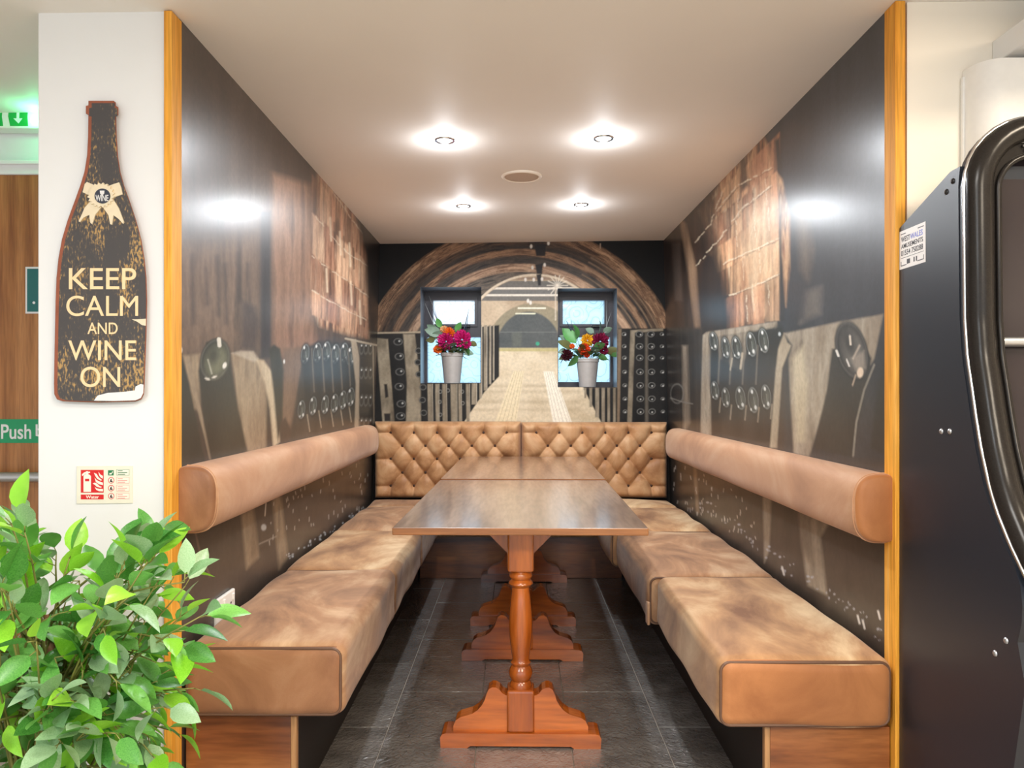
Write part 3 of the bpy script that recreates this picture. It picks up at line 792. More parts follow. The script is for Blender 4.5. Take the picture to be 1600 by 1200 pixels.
    for r_, y in enumerate((522, 541, 559, 581, 602, 623, 643)):
        for x, s_ in ((999, 6), (1017, 6), (975, 3.5), (1034, 3)):
            c.ell(x+r_*.3, y, s_, s_*.85, (28, 28, 28), 0, .8)
            c.ell(x+r_*.3, y, s_*.85, s_*.7, (136, 134, 128), 0, .5, .7, ring=.5); c.ell(x+2, y+1, 1.1, 1, (206, 204, 198), 0, .5)
def build_back():
    ax0, ax1 = WL[0].x, WL[1].x; bx0, bx1 = WR[0].x, WR[1].x
    def seg(a, b, n): return list(np.linspace(a, b, n, endpoint=False))
    xs = seg(-1.04, ax0, 90)+seg(ax0, ax1, 95)+seg(ax1, bx0, 120)+seg(bx0, bx1, 93)+list(np.linspace(bx1, 1.1, 100))
    zb = sorted({.9, WL[1].z, WL[0].z, WR[1].z, WR[0].z, 2.19})
    zs = []
    for a, b in zip(zb[:-1], zb[1:]): zs += seg(a, b, max(2, int((b-a)/.0045)))
    zs.append(zb[-1])
    xs = np.array(xs); zs = np.array(zs)
    Xg, Zg = np.meshgrid(xs, zs, indexing='ij')
    X, Z = Xg.ravel(), Zg.ravel(); D = np.full(len(X), BACK)
    c = Canvas(VX+X*FPX/BACK, VY-(Z-CH)*FPX/BACK, X, Z); paint_back(c)
    def keep(i, j):
        x = (xs[i]+xs[i+1])/2; z = (zs[j]+zs[j+1])/2
        if ax0 < x < ax1 and WL[1].z < z < WL[0].z: return False
        if bx0 < x < bx1 and WR[1].z < z < WR[0].z: return False
        return True
    ev = [(-1.04, BACK, 0), (1.1, BACK, 0), (1.1, BACK, .9), (-1.04, BACK, .9)]
    o = mural_grid('wall_back', np.stack([X, D, Z], 1), len(xs), len(zs), c.c, M['mural_back'], keep, extra=(ev, [(0, 1, 2, 3)], (40, 38, 36)))
    tag(o, kind='structure')
build_back()

# ------------------------------------------------------------------ room shell
def quad(name, pts, mat, kind='structure'):
    return tag(mesh(name, pts, [tuple(range(len(pts)))], mat), kind=kind)
def slab_from(name, top, t, mat):
    """closed slab: polygon + offset"""
    o = extrude_poly(name, [Vector(p) for p in top], Vector(t), mat)
    return tag(o, kind='structure')
ceil_pts = [(x, d, ZC(x, d)) for x, d in ((-3.0, -4.0), (2.8, -4.0), (2.8, 5.35), (-3.0, 5.35))]
slab_from('ceiling', ceil_pts, (0, 0, .12), M['ceiling'])
fl = slab_from('floor', [(-3.0, -4.0, -.004), (2.8, -4.0, -.004), (2.8, 5.3, -.004), (-3.0, 5.3, -.004)], (0, 0, -.1), M['grout'])
# floor tiles in a half bond
TX = [-.4445+.3124*k for k in range(-2, 6)]
tile_me = None
for k in range(len(TX)-1):
    y0 = 2.937-.6205*3 if k % 2 == 0 else 2.937-.6205*3.5
    for r in range(7):
        a, b = y0+.6205*r, y0+.6205*(r+1)
        if a > 4.9: continue
        if tile_me is None:
            t = box('tile', -.1552, .1552, -.3078, .3078, -.006, 0, M['tile'], fl, .0015, 1); tile_me = t.data
        else:
            t = bpy.data.objects.new('tile', tile_me); COL.objects.link(t); t.parent = fl
        t.location = ((TX[k]+TX[k+1])/2, (a+b)/2, random.Random(k*9+r).uniform(-.0004, .0004))

WD = 2.011
tag(box('wall_front_left', -1.275, -.925, WD, 2.75, 0, 2.26, M['wall_white'], None, .004), kind='structure')
tag(box('wall_front_right', 1.04, 2.8, WD, 2.13, 0, 2.26, M['wall_cream']), kind='structure')
tag(box('wall_door_side', -3.0, -.93, 2.75, 2.87, 0, 2.26, M['wall_white']), kind='structure')
tag(box('wall_room_left', -3.1, -3.0, -4.0, 2.87, 0, 2.3, M['wall_white']), kind='structure')
tag(box('wall_room_right', 2.8, 2.9, -4.0, 2.13, 0, 2.3, M['wall_cream']), kind='structure')
# pine posts on the panel ends
tag(box('trim_1', -.934, -.9125, WD-.012, 2.06, 0, 2.176, M['pine'], None, .002), kind='structure')
tag(box('trim_2', 1.003, 1.030, WD-.012, 2.06, 0, 2.202, M['pine'], None, .002), kind='structure')
# white boxing near the ceiling on the right
tag(box('trim_3', 1.266, 2.75, 1.45, WD, 2.035, 2.098, M['wall_white'], None, .003), kind='structure')

# ------------------------------------------------------------------ windows
def glass_mat(name, tint, sc):
    m = bpy.data.materials.new(name); m.use_nodes = True; nt = m.node_tree
    for n in list(nt.nodes): nt.nodes.remove(n)
    out = N(nt, 'ShaderNodeOutputMaterial')
    tr = N(nt, 'ShaderNodeBsdfTranslucent'); tr.inputs[0].default_value = tint
    gl = N(nt, 'ShaderNodeBsdfGlossy'); gl.inputs['Roughness'].default_value = .15
    rf = N(nt, 'ShaderNodeBsdfRefraction'); rf.inputs['Roughness'].default_value = .12; rf.inputs['Color'].default_value = tint
    tc = N(nt, 'ShaderNodeTexCoord')
    nz = N(nt, 'ShaderNodeTexNoise'); nz.inputs['Scale'].default_value = 9
    vo = N(nt, 'ShaderNodeTexVoronoi'); vo.inputs['Scale'].default_value = sc
    nt.links.new(tc.outputs['Object'], nz.inputs['Vector'])
    mxv = N(nt, 'ShaderNodeMix', data_type='VECTOR'); mxv.inputs[0].default_value = .03
    nt.links.new(tc.outputs['Object'], mxv.inputs[4]); nt.links.new(nz.outputs['Color'], mxv.inputs[5])
    nt.links.new(mxv.outputs[1], vo.inputs['Vector'])
    mu = N(nt, 'ShaderNodeMath', operation='MULTIPLY'); mu.inputs[1].default_value = 13
    si = N(nt, 'ShaderNodeMath', operation='SINE')
    nt.links.new(vo.outputs['Distance'], mu.inputs[0]); nt.links.new(mu.outputs[0], si.inputs[0])
    bp = N(nt, 'ShaderNodeBump'); bp.inputs['Strength'].default_value = .3; bp.inputs['Distance'].default_value = .002
    nt.links.new(si.outputs[0], bp.inputs['Height'])
    cr = N(nt, 'ShaderNodeValToRGB'); cr.color_ramp.elements[0].position = .0; cr.color_ramp.elements[0].color = tuple(x*.62 for x in tint[:3])+(1,)  # dark refraction contours of the relief are painted into the tint
    cr.color_ramp.elements[1].position = .35; cr.color_ramp.elements[1].color = tint
    ab = N(nt, 'ShaderNodeMath', operation='ABSOLUTE'); nt.links.new(si.outputs[0], ab.inputs[0]); nt.links.new(ab.outputs[0], cr.inputs[0])
    nt.links.new(cr.outputs[0], tr.inputs[0]); nt.links.new(cr.outputs[0], rf.inputs['Color'])
    for n in (gl, rf, tr): nt.links.new(bp.outputs[0], n.inputs['Normal'])
    m1 = N(nt, 'ShaderNodeMixShader'); m1.inputs[0].default_value = .45
    nt.links.new(tr.outputs[0], m1.inputs[1]); nt.links.new(rf.outputs[0], m1.inputs[2])
    fr = N(nt, 'ShaderNodeFresnel'); nt.links.new(bp.outputs[0], fr.inputs['Normal'])
    m2 = N(nt, 'ShaderNodeMixShader'); nt.links.new(fr.outputs[0], m2.inputs[0])
    nt.links.new(m1.outputs[0], m2.inputs[1]); nt.links.new(gl.outputs[0], m2.inputs[2])
    nt.links.new(m2.outputs[0], out.inputs[0])
    return m
M['glass_pale'] = glass_mat('frosted_glass_pale', (.72, .78, .82, 1), 10)
M['glass_blue'] = glass_mat('frosted_glass_blue', (.44, .66, .78, 1), 10)
WDEP = 5.24
def window(name, op, pane1, pane2, g1, g2):
    x0, x1, z1, z0 = op[0].x, op[1].x, op[0].z, op[1].z
    e = empty(name, ((x0+x1)/2, BACK, z0)); tag(e, kind='structure')
    ox, oy, oz = e.location
    def rel(o): o.matrix_parent_inverse = Matrix.Translation((-ox, -oy, -oz)); return o
    # reveals: four thick slabs lining the opening
    rv = []
    t = .02
    for (a, b, c_, d_) in ((x0-t, x0, z0-t, z1+t), (x1, x1+t, z0-t, z1+t), (x0, x1, z1, z1+t), (x0, x1, z0-t, z0)):
        rel(box('reveal', a, b, BACK+.001, WDEP+.06, c_, d_, M['reveal'], e))
    # frame: outer ring, casement ring, transom
    def ring(nm, X0, X1, Z0, Z1, inner, y0, y1):
        i0, i1, j0, j1 = inner
        V = []
        for y in (y0, y1):
            V += [(X0, y, Z0), (X1, y, Z0), (X1, y, Z1), (X0, y, Z1), (i0, y, j0), (i1, y, j0), (i1, y, j1), (i0, y, j1)]
        F = []
        for k in range(4):
            l = (k+1) % 4
            F += [(k, l, 4+l, 4+k), (8+l, 8+k, 12+k, 12+l), (k, 8+k, 8+l, l), (4+k, 4+l, 12+l, 12+k)]
        return rel(mesh(nm, V, F, M['upvc'], e))
    a = Q(pane1[0], pane1[1], WDEP); b = Q(pane1[2], pane1[3], WDEP)
    c_ = Q(pane2[0], pane2[1], WDEP); d_ = Q(pane2[2], pane2[3], WDEP)
    zt = (b.z+c_.z)/2-.012
    ring('top_frame', x0, x1, zt, z1, (a.x-.02, b.x+.02, b.z-.018, a.z+.02), WDEP-.02, WDEP+.05)
    ring('casement', a.x-.02, b.x+.02, b.z-.018, a.z+.02, (a.x, b.x, b.z, a.z), WDEP-.035, WDEP+.04)
    ring('bottom_frame', x0, x1, z0, zt, (max(c_.x, x0+.002), min(d_.x, x1-.002), max(d_.z, z0+.002), c_.z), WDEP-.02, WDEP+.05)
    def sheet(X0, X1, y, Z0, Z1, g): rel(mesh('pane', [(X0, y, Z0), (X1, y, Z0), (X1, y, Z1), (X0, y, Z1)], [(0, 1, 2, 3)], g, e))
    sheet(a.x-.01, b.x+.01, WDEP+.012, b.z-.01, a.z+.01, g1)
    sheet(x0+.001, x1-.001, WDEP+.016, max(z0+.001, d_.z-.01), c_.z+.008, g2)
    hx = b.x-.09
    rel(box('handle', hx, hx+.06, WDEP-.06, WDEP-.03, b.z-.024, b.z-.008, M['black_plastic'], e, .003))
window('window_1', WL, (677, 470, 742, 507), (668, 527, 751, 598), M['glass_pale'], M['glass_blue'])
window('window_2', WR, (879, 470, 944, 507), (872, 527, 953, 597), M['glass_blue'], M['glass_blue'])

# ------------------------------------------------------------------ ceiling fittings
def downlight(x, d, power, label):
    z = ZC(x, d)
    e = empty('downlight', (x, d, z))
    tag(e, label, 'downlight', 'recessed downlights in the booth ceiling')
    lathe('trim_ring', [(.030, -.001), (.032, -.004), (.040, -.004), (.043, 0.0), (.043, .006), (.030, .006)], M['chrome'], e, 28, caps=False)
    lathe('lamp', [(.001, -.0012), (.029, -.0012), (.029, .004), (.001, .004)], M['lamp_disc'], e, 24)
    l = bpy.data.lights.new('downlight_lamp', 'SPOT'); l.energy = power; l.spot_size = R(176); l.spot_blend = .55
    l.shadow_soft_size = .025; l.color = (.90, .95, 1)
    o = bpy.data.objects.new('downlight_lamp', l); COL.objects.link(o); o.parent = e; o.location = (0, 0, -.012)
    l2 = bpy.data.lights.new('downlight_halo', 'POINT'); l2.energy = 1.3; l2.color = (.93, .96, 1); l2.shadow_soft_size = .03  # extra point lamp added below the fitting for a halo on the ceiling
    o = bpy.data.objects.new('downlight_halo', l2); COL.objects.link(o); o.parent = e; o.location = (0, 0, -.07)
DP = 27
downlight(-.2876, 3.03, DP, 'lit recessed downlight, front left of the four in the booth ceiling')
downlight(.349, 3.03, DP, 'brightest recessed downlight, front right of the four in the booth ceiling')
downlight(-.285, 4.055, DP, 'lit recessed downlight nearest the left flower window')
downlight(.347, 4.055, DP, 'recessed downlight with visible ring above the right flower window')
e = empty('ceiling_speaker', (.024, 3.53, ZC(.024, 3.53)))
tag(e, 'round beige speaker grille set flush in the ceiling between the downlights', 'speaker')
lathe('rim', [(.080, -.004), (.084, -.008), (.092, -.006), (.096, 0), (.096, .005), (.080, .005)], M['wall_cream'], e, 40, caps=False)
lathe('grille', [(.001, -.009), (.05, -.008), (.080, -.004), (.080, .002), (.001, .002)], M['grille'], e, 40)

# ------------------------------------------------------------------ benches: plinths
def bench(name, label, x0, x1, y0, y1, z1, inner, end):
    e = empty(name, ((x0+x1)/2, y0, 0)); tag(e, label, 'bench base')
    def rel(o): o.matrix_parent_inverse = Matrix.Translation((-(x0+x1)/2, -y0, 0)); return o
    rel(box('plinth', x0, x1, y0+.012, y1, 0, z1-.008, M['black_paint'], e))
    return e, rel
bz = .274
e, rel = bench('bench_base', 'dark oak and black bench base under the left seat cushions', -.912, -.612, 2.09, 4.70, bz, None, None)
rel(box('end_panel', -.912, -.622, 2.082, 2.1, .0, bz-.002, M['oak_base'], e, .002)); rel(box('edge_strip', -.622, -.606, 2.08, 2.1, .0, bz-.002, M['oak_base_pale'], e, .002))
e, rel = bench('bench_base', 'dark oak and black bench base under the right seat cushions', .675, 1.0, 2.03, 4.70, bz-.003, None, None)
rel(box('end_panel', .679, 1.0, 2.022, 2.04, .0, bz-.005, M['oak_base'], e, .002)); rel(box('edge_strip', .664, .679, 2.02, 2.04, .0, bz-.005, M['oak_base_pale'], e, .002))
e, rel = bench('bench_base', 'oak panelled bench base under the tufted back seat behind the tables', -.608, .66, 4.74, 4.99, bz-.003, None, None)
rel(box('front_panel', -.606, .66, 4.735, 4.755, .0, bz-.005, M['oak_base'], e, .002))

# ------------------------------------------------------------------ seat cushions
def cushion(label, x0, x1, y0, y1, z0, z1, mat, seed, r=.035, crown=.018, pipe=True, pe=None):
    c = Vector(((x0+x1)/2, (y0+y1)/2, (z0+z1)/2)); h = ((x1-x0)/2, (y1-y0)/2, (z1-z0)/2)
    e = empty('seat_cushion', (c.x, c.y, z0)); tag(e, label, 'seat cushion', 'suede seat cushions of the booth')
    V, F = rbox_data(h, r, (12, 22, 5), 5, crown, .0022, seed)
    o = mesh('cover', [v+Vector((0, 0, h[2])) for v in V], F, mat, e, True)
    if pipe:
        k = .29*r; hx, hz = h[0]-k, h[2]-k; rr = r*.7; pts = []
        for (sx, sz, a0) in ((1, 1, 0), (-1, 1, 90), (-1, -1, 180), (1, -1, 270)):
            for s_ in range(6):
                a = R(a0+90*s_/5)
                pts.append((sx*(hx-rr)+rr*math.cos(a), -h[1]+k, h[2]+sz*(hz-rr)+rr*math.sin(a)))
        tube('piping', pts, .0042, M['piping'], e, 8, True)
    return e
cs = [
 ('front left suede seat cushion beside the potted plant, with dark piping', -.909, -.470, 2.05, 2.945, .276, .476, 'suede_a', 1, True),
 ('middle suede cushion of the left bench, beside the near table', -.918, -.474, 2.95, 3.785, .276, .474, 'suede_b', 2, True),
 ('rearmost suede cushion of the left bench', -.925, -.476, 3.79, 4.59, .276, .472, 'suede_a', 3, True),
 ('front right suede seat cushion beside the black game machine, with warm light painted on its end', .531, .997, 1.99, 2.885, .273, .460, 'suede_b', 4, True),
 ('middle suede cushion of the right bench with a hanging torn corner', .505, .999, 2.89, 3.82, .271, .462, 'suede_a', 5, True),
 ('rearmost suede cushion of the right bench', .478, .998, 3.825, 4.59, .271, .464, 'suede_b', 6, True),
 ('left half of the back seat cushion below the tufted backrest', -.93, .028, 4.595, 4.885, .277, .468, 'suede_a', 7, False),
 ('right half of the back seat cushion below the tufted backrest', .032, .99, 4.595, 4.885, .277, .468, 'suede_b', 8, False)]
for (lb, x0, x1, y0, y1, z0, z1, m_, sd, pp) in cs:
    cu = cushion(lb, x0, x1, y0, y1, z0, z1, M[m_], sd, pipe=pp)
    if sd in (1, 4):   # same suede; warm light on the end face is painted into its colour
        me = cu.children[0].data; me.materials.append(M['suede_end_warmlit' if sd == 4 else 'suede_end_warmlit_left'])
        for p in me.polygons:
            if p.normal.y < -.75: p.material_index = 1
    if sd == 5:   # the torn flap of leather hanging at the inner front corner
        V, F = rbox_data((.006, .022, .045), .005, (2, 4, 6), 2)
        mesh('torn_flap', [v+Vector((-.245, -.44, .045)) for v in V], F, M['suede_r'], cu, True)

# ------------------------------------------------------------------ bolster backrests
def bolster(label, d0, d1, z0, z1, Xf, sgn, t=.1):
    zc = (z0+z1)/2; xw = Xf(d0, zc)
    e = empty('bolster_backrest', (xw, d0, z0)); tag(e, label, 'backrest', 'long suede bolsters on the side walls')
    n = 20; hh = (z1-z0)/2
    prof = []
    for k in range(n+1):
        a = math.pi*k/n-math.pi/2
        ca, sa = math.cos(a), math.sin(a)
        prof.append((.015+(t-.015)*abs(ca)**.62, hh*np.sign(sa)*abs(sa)**.7))
    prof = [(0.002, -hh*.96)]+prof+[(0.002, hh*.96)]
    V, F = [], []; m_ = len(prof)
    ys = [(0, .80), (.004, .9), (.012, .97), (.024, 1.0)]
    mid = [(.024+(d1-d0-.05)*k/30, 1.0) for k in range(1, 31)]
    ys = ys+mid+[(d1-d0-.012, .97), (d1-d0-.004, .88), (d1-d0, .74)]
    for (y, s_) in ys:
        w_ = Xf(d0+y, zc)-xw
        for (x, z) in prof:
            wob = .0018*math.sin(y*9+z*20)
            V.append((w_-sgn*(x*s_+wob*(x > .03)), y, hh+z*(.5+.5*s_)))
    for i in range(len(ys)-1):
        for k in range(m_-1):
            F.append((i*m_+k, i*m_+k+1, (i+1)*m_+k+1, (i+1)*m_+k))
        F.append((i*m_+m_-1, i*m_, (i+1)*m_, (i+1)*m_+m_-1))
    F.append(tuple(range(m_))); F.append(tuple((len(ys)-1)*m_+k for k in range(m_)))
    bm = bmesh.new()
    bv = [bm.verts.new(v) for v in V]
    for f in F: bm.faces.new([bv[i] for i in f])
    o = from_bm('cover', bm, M['suede_r'], e); smooth_angle(o, 50)
    me = o.data; me.materials.append(M['suede_end_warmlit' if sgn > 0 else 'suede_end_warmlit_left'])  # front cap takes the suede with warm light painted in
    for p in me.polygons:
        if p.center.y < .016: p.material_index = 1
    pts = [(-sgn*(x+.0002), .020, hh+z) for (x, z) in prof[1:-1]]
    tube('piping', pts, .0022, M['suede_r'], e, 6)
bolster('long rounded suede bolster along the left wall', 2.04, 4.62, .782, .966, XL, -1)
bolster('long rounded suede bolster along the right wall', 2.015, 4.62, .760, .947, XR, 1)

# ------------------------------------------------------------------ tufted backrests
def tufted(label, x0, x1, z0, z1, colsA, colsB, rows):
    y1 = 4.985; yf = 4.915
    e = empty('tufted_backrest', ((x0+x1)/2, y1, z0)); tag(e, label, 'backrest', 'tufted suede backrests on the back wall')
    cx = (x0+x1)/2
    nx, nz = 190, 100
    xs = np.linspace(x0, x1, nx); zs = np.linspace(z0, z1, nz)
    Xg, Zg = np.meshgrid(xs, zs, indexing='ij')
    btn = []
    for k, zr in enumerate(rows):
        for xb in (colsA if k % 2 == 0 else colsB): btn.append((xb, zr, k))
    segs = []
    for (xb, zb, k) in btn:
        for (xc, zc, l) in btn:
            if l == k+1 and abs(xc-xb) < .11: segs.append(((xb, zb), (xc, zc)))
    for xb in colsA:
        segs.append(((xb, rows[0]), (xb, z1+.03))); segs.append(((xb, rows[-1]), (xb, z0-.03)))
    for k, zr in enumerate(rows):
        cc = colsA if k % 2 == 0 else colsB
        if k % 2 == 0:
            segs.append(((cc[0], zr), (x0-.03, zr))); segs.append(((cc[-1], zr), (x1+.03, zr)))
    dl = np.full(Xg.shape, 9.0)
    for (a, b) in segs:
        ex, ez = b[0]-a[0], b[1]-a[1]; wx, wz = Xg-a[0], Zg-a[1]
        t = np.clip((wx*ex+wz*ez)/(ex*ex+ez*ez), 0, 1)
        dl = np.minimum(dl, np.hypot(wx-ex*t, wz-ez*t))
    db = np.full(Xg.shape, 9.0)
    for (xb, zb, k) in btn: db = np.minimum(db, np.hypot(Xg-xb, Zg-zb))
    h = .022*(1-np.exp(-dl/.013))+.034*(1-np.exp(-(db/.026)**1.3))
    ed = np.minimum(np.minimum(Xg-x0, x1-Xg), np.minimum(Zg-z0, z1-Zg))
    rnd = 1-np.exp(-ed/.012)
    Y = yf+.012-h*rnd-(rnd-1)*(-.030)*1.0
    Y = yf+.03-(h*.9+.03)*rnd
    V = [(float(a-cx), float(b-y1), float(c-z0)) for a, b, c in zip(Xg.ravel(), Y.ravel(), Zg.ravel())]
    F = [(i*nz+j, (i+1)*nz+j, (i+1)*nz+j+1, i*nz+j+1) for i in range(nx-1) for j in range(nz-1)]
    mesh('tufted_cover', V, F, M['suede_t'], e, True)
    box('back_board', x0-cx+.001, x1-cx-.001, yf+.025-y1, 0, .001, z1-z0-.001, M['suede_t'], e)
    me = None
    for (xb, zb, k) in btn:
        if me is None:
            b = lathe('button', [(.0005, .007), (.006, .0062), (.010, .0035), (.0115, 0), (.010, -.003)], M['button'], e, 10, caps=False); me = b.data
        else:
            b = bpy.data.objects.new('button', me); COL.objects.link(b); b.parent = e
        b.rotation_euler = (R(90), 0, 0); b.location = (xb-cx, yf-.006-y1, zb-z0)
dT = 4.9
def tx(p): return (p-VX)*dT/FPX
def tz(p): return CH-(p-VY)*dT/FPX
rows = [tz(y) for y in (676, 696.5, 717, 738.5, 759)]
tufted('left tufted suede backrest with diamond buttons, under the left window', -.926, .029, .474, .974,
       [tx(v) for v in (610.4, 646.6, 682.8, 719, 755.3, 791.5)], [tx(v) for v in (628.5, 664.7, 700.9, 737.2, 773.4)], rows)
tufted('right tufted suede backrest with diamond buttons, under the right window', .031, .983, .474, .970,
       [tx(v) for v in (838, 874, 910, 946, 982, 1018)], [tx(v) for v in (856, 892, 928, 964, 1000)], rows)

# ------------------------------------------------------------------ tables
def pedestal(e, y):
    """column, base block, scroll brackets and foot bar; y is the centre of the pedestal"""
    box('top_block', -.043, .043, y-.043, y+.043, .575, .716, M['cherry'], e, .006, 2)
    prof = [(.030, .578), (.030, .572), (.036, .566), (.040, .556), (.036, .548), (.031, .544), (.039, .536), (.041, .530), (.036, .523), (.030, .518),
            (.030, .505), (.033, .480), (.0375, .440), (.0395, .405), (.039, .375), (.036, .335), (.031, .300), (.028, .280), (.030, .272),
            (.034, .268), (.032, .262), (.030, .258), (.036, .248), (.040, .236), (.039, .225), (.034, .214), (.030, .208), (.034, .202), (.037, .194), (.034, .184), (.034, .176)]
    lathe('turned_column', prof, M['cherry'], e, 32, (0, y, 0))
    box('base_block', -.045, .045, y-.042, y+.042, .048, .186, M['cherry'], e, .008, 3)
    # foot bar with a shallow arch below and rounded ends
    pts = [(-.262, 0), (-.175, 0), (-.165, .007), (.165, .007), (.175, 0), (.262, 0), (.264, .034), (.258, .044), (.246, .048), (-.246, .048), (-.258, .044), (-.264, .034)]
    extrude_poly('foot_bar', [Vector((x, y-.048, z)) for x, z in pts], Vector((0, .096, 0)), M['cherry_h'], e, .003)
    # ogee scroll brackets
    for s_ in (-1, 1):
        q = [(.045, .048), (.222, .048), (.222, .066), (.214, .084), (.200, .094), (.180, .100), (.160, .106), (.142, .118), (.128, .134), (.118, .152), (.112, .172),
             (.106, .186), (.094, .194), (.082, .193), (.070, .186), (.060, .174), (.050, .168), (.045, .168)]
        extrude_poly('scroll_bracket', [Vector((s_*x, y-.032, z)) for x, z in q], Vector((0, .064, 0)), M['cherry_h'], e, .003)
        extrude_poly('corbel', [Vector((s_*x, y-.018, z)) for x, z in ((.043, .716), (.122, .716), (.118, .708), (.043, .632))], Vector((0, .036, 0)), M['cherry'], e, .002)
def table(label, x, d0, length, wdt, ped, rz):
    e = empty('trestle_table', (x, d0, 0), rz); tag(e, label, 'table', 'trestle tables in the booth')
    top = box('tabletop', -wdt/2, wdt/2, 0, length, .7275, .7505, M['table_edge'], e, .003, 2)
    top.data.materials.append(M['table_top'])
    for p in top.data.polygons:
        if p.normal.z > .9: p.material_index = 1
    for y in ped:
        pts = [(-.30, .728), (.30, .728), (.285, .712), (-.285, .712)]
        extrude_poly('cleat', [Vector((a, y-.04, b)) for a, b in pts], Vector((0, .08, 0)), M['cherry_h'], e, .002)
        pedestal(e, y)
    return e
table('nearest brown trestle table with orange turned pedestals, filling the front of the booth', .011, 2.307, 1.262, .784, (.21, 1.015), R(-.85))
tb = table('far brown trestle table pushed against the first, reaching the tufted backrest', .030, 3.580, 1.238, .782, (.23, 1.09), R(-.85))
tb.scale = (1, 1, 1.007)

# ------------------------------------------------------------------ double socket on the left wall
e = empty('power_socket', (XL(2.36, .5), 2.36, .448)); tag(e, 'white double wall socket low on the left wall behind the seat', 'socket')
box('plate', 0, .012, -.073, .073, 0, .087, M['white_plastic'], e, .004)
for yy in (-.036, .036):
    box('rocker', .011, .016, yy+.012, yy+.024, .055, .075, M['white_plastic'], e, .002)
    for (a, b) in ((0, .05), (-.011, .03), (.011, .03)):
        box('pin_slot', .0115, .0128, yy+a-.004, yy+a+.004, b-.003, b+.003, M['black_plastic'], e)

# ------------------------------------------------------------------ flower pots in the windows
M['zinc'] = plain('grey_zinc', S(176, 172, 168), .5, .15, nscale=30, namp=.12)
M['f_mag'] = plain('magenta_petals', S(196, 24, 112), .6, nscale=90, namp=.3)
M['f_plum'] = plain('plum_petals', S(132, 16, 62), .6, nscale=90, namp=.3)
M['f_dark'] = plain('dark_wine_petals', S(66, 14, 26), .6, nscale=90, namp=.2)
M['f_orange'] = plain('orange_petals', S(236, 112, 30), .6, nscale=90, namp=.2)
M['f_red'] = plain('red_orange_petals', S(214, 66, 20), .6, nscale=90, namp=.2)
M['f_yel'] = plain('yellow_petals', S(244, 184, 40), .6, nscale=90, namp=.2)
M['f_peach'] = plain('peach_petals', S(240, 196, 140), .6, nscale=90, namp=.15)
M['l_grey'] = plain('grey_green_leaf', S(120, 146, 126), .5, nscale=40, namp=.2)
M['l_green'] = plain('mid_green_leaf', S(66, 112, 58), .45, nscale=40, namp=.25)
M['l_olive'] = plain('olive_leaf', S(100, 104, 62), .5, nscale=40, namp=.25)
M['l_lime'] = plain('fresh_green_leaf', S(92, 160, 84), .45, nscale=40, namp=.2)
M['blade'] = plain('dark_grass_blade', S(50, 62, 78), .5)
M['blade_pale'] = plain('pale_grass_blade', S(170, 176, 176), .5)
def bloom(name, c, r, mat, parent, seed, n=64, squash=.85):
    rnd = random.Random(seed); V, F = [], []
    fwd = Vector((rnd.uniform(-.25, .25), -1, rnd.uniform(.15, .5))).normalized()
    up = Vector((0, 0, 1)); sx = fwd.cross(up).normalized(); up = sx.cross(fwd)
    for k in range(n):
        th = 2.39996*k; zz = 1-1.55*(k+.5)/n          # cos of polar angle from fwd
        rr = math.sqrt(max(0, 1-zz*zz))
        dr = (sx*math.cos(th)*rr+up*math.sin(th)*rr+fwd*zz*squash).normalized()
        tn = dr.cross(fwd)
        tn = tn.normalized() if tn.length > 1e-3 else sx
        nn = tn.cross(dr)
        L = r*rnd.uniform(.85, 1.08); wq = r*.13
        b = len(V)
        for (t, ww, lift) in ((.15, .35, 0), (.6, 1.0, .02), (.88, .8, .05), (1.0, .12, .1)):
            p = c+dr*L*t+fwd*(lift*r)
            V += [p-tn*wq*ww, p+nn*(-.05*r), p+tn*wq*ww]
        for q in range(3):
            a = b+q*3
            F += [(a, a+1, a+4, a+3), (a+1, a+2, a+5, a+4)]
    return mesh(name, V, F, mat, parent)
def leaf_data(base, dr, L, wd, roll=0.0, bend=.25, n=5):
    dr = Vector(dr).normalized()
    a = Vector((0, 0, 1)) if abs(dr.z) < .9 else Vector((0, 1, 0))
    sd = dr.cross(a).normalized(); up = sd.cross(dr)
    c, s_ = math.cos(roll), math.sin(roll)
    sd, up = sd*c+up*s_, up*c-sd*s_
    V, F = [], []
    for k in range(n+1):
        t = k/n; ww = wd*(math.sin(math.pi*min(1, t**.8*.98+.01))**.85)*(1 if k < n else .1)
        p = Vector(base)+dr*L*t-up*bend*L*t*t
        V += [p-sd*ww*.5+up*ww*.16, p, p+sd*ww*.5+up*ww*.16]
    for k in range(n):
        a = k*3
        F += [(a, a+1, a+4, a+3), (a+1, a+2, a+5, a+4)]
    return V, F
def bucket(name, label, x, d, z, rt, rb, hh):
    e = empty(name, (x, d, z)); tag(e, label, 'flower pot', 'zinc flower pots in the two windows')
    lathe('pot', [(rb*.9, 0), (rb, .002), (rb+(rt-rb)*.5, hh*.5), (rt, hh), (rt-.004, hh), (rb-.004, .01), (.002, .01)], M['zinc'], e, 28)
    lathe('pot_rim', [(rt-.001, hh-.022), (rt+.003, hh-.020), (rt+.003, hh-.016), (rt+.001, hh-.013), (rt+.004, hh-.003), (rt+.003, hh+.001), (rt-.003, hh+.001)], M['zinc'], e, 28, caps=False)
    lathe('filling', [(.001, hh-.03), (rt-.006, hh-.03), (rt-.006, hh-.04), (.001, hh-.04)], M['l_olive'], e, 16)
    return e
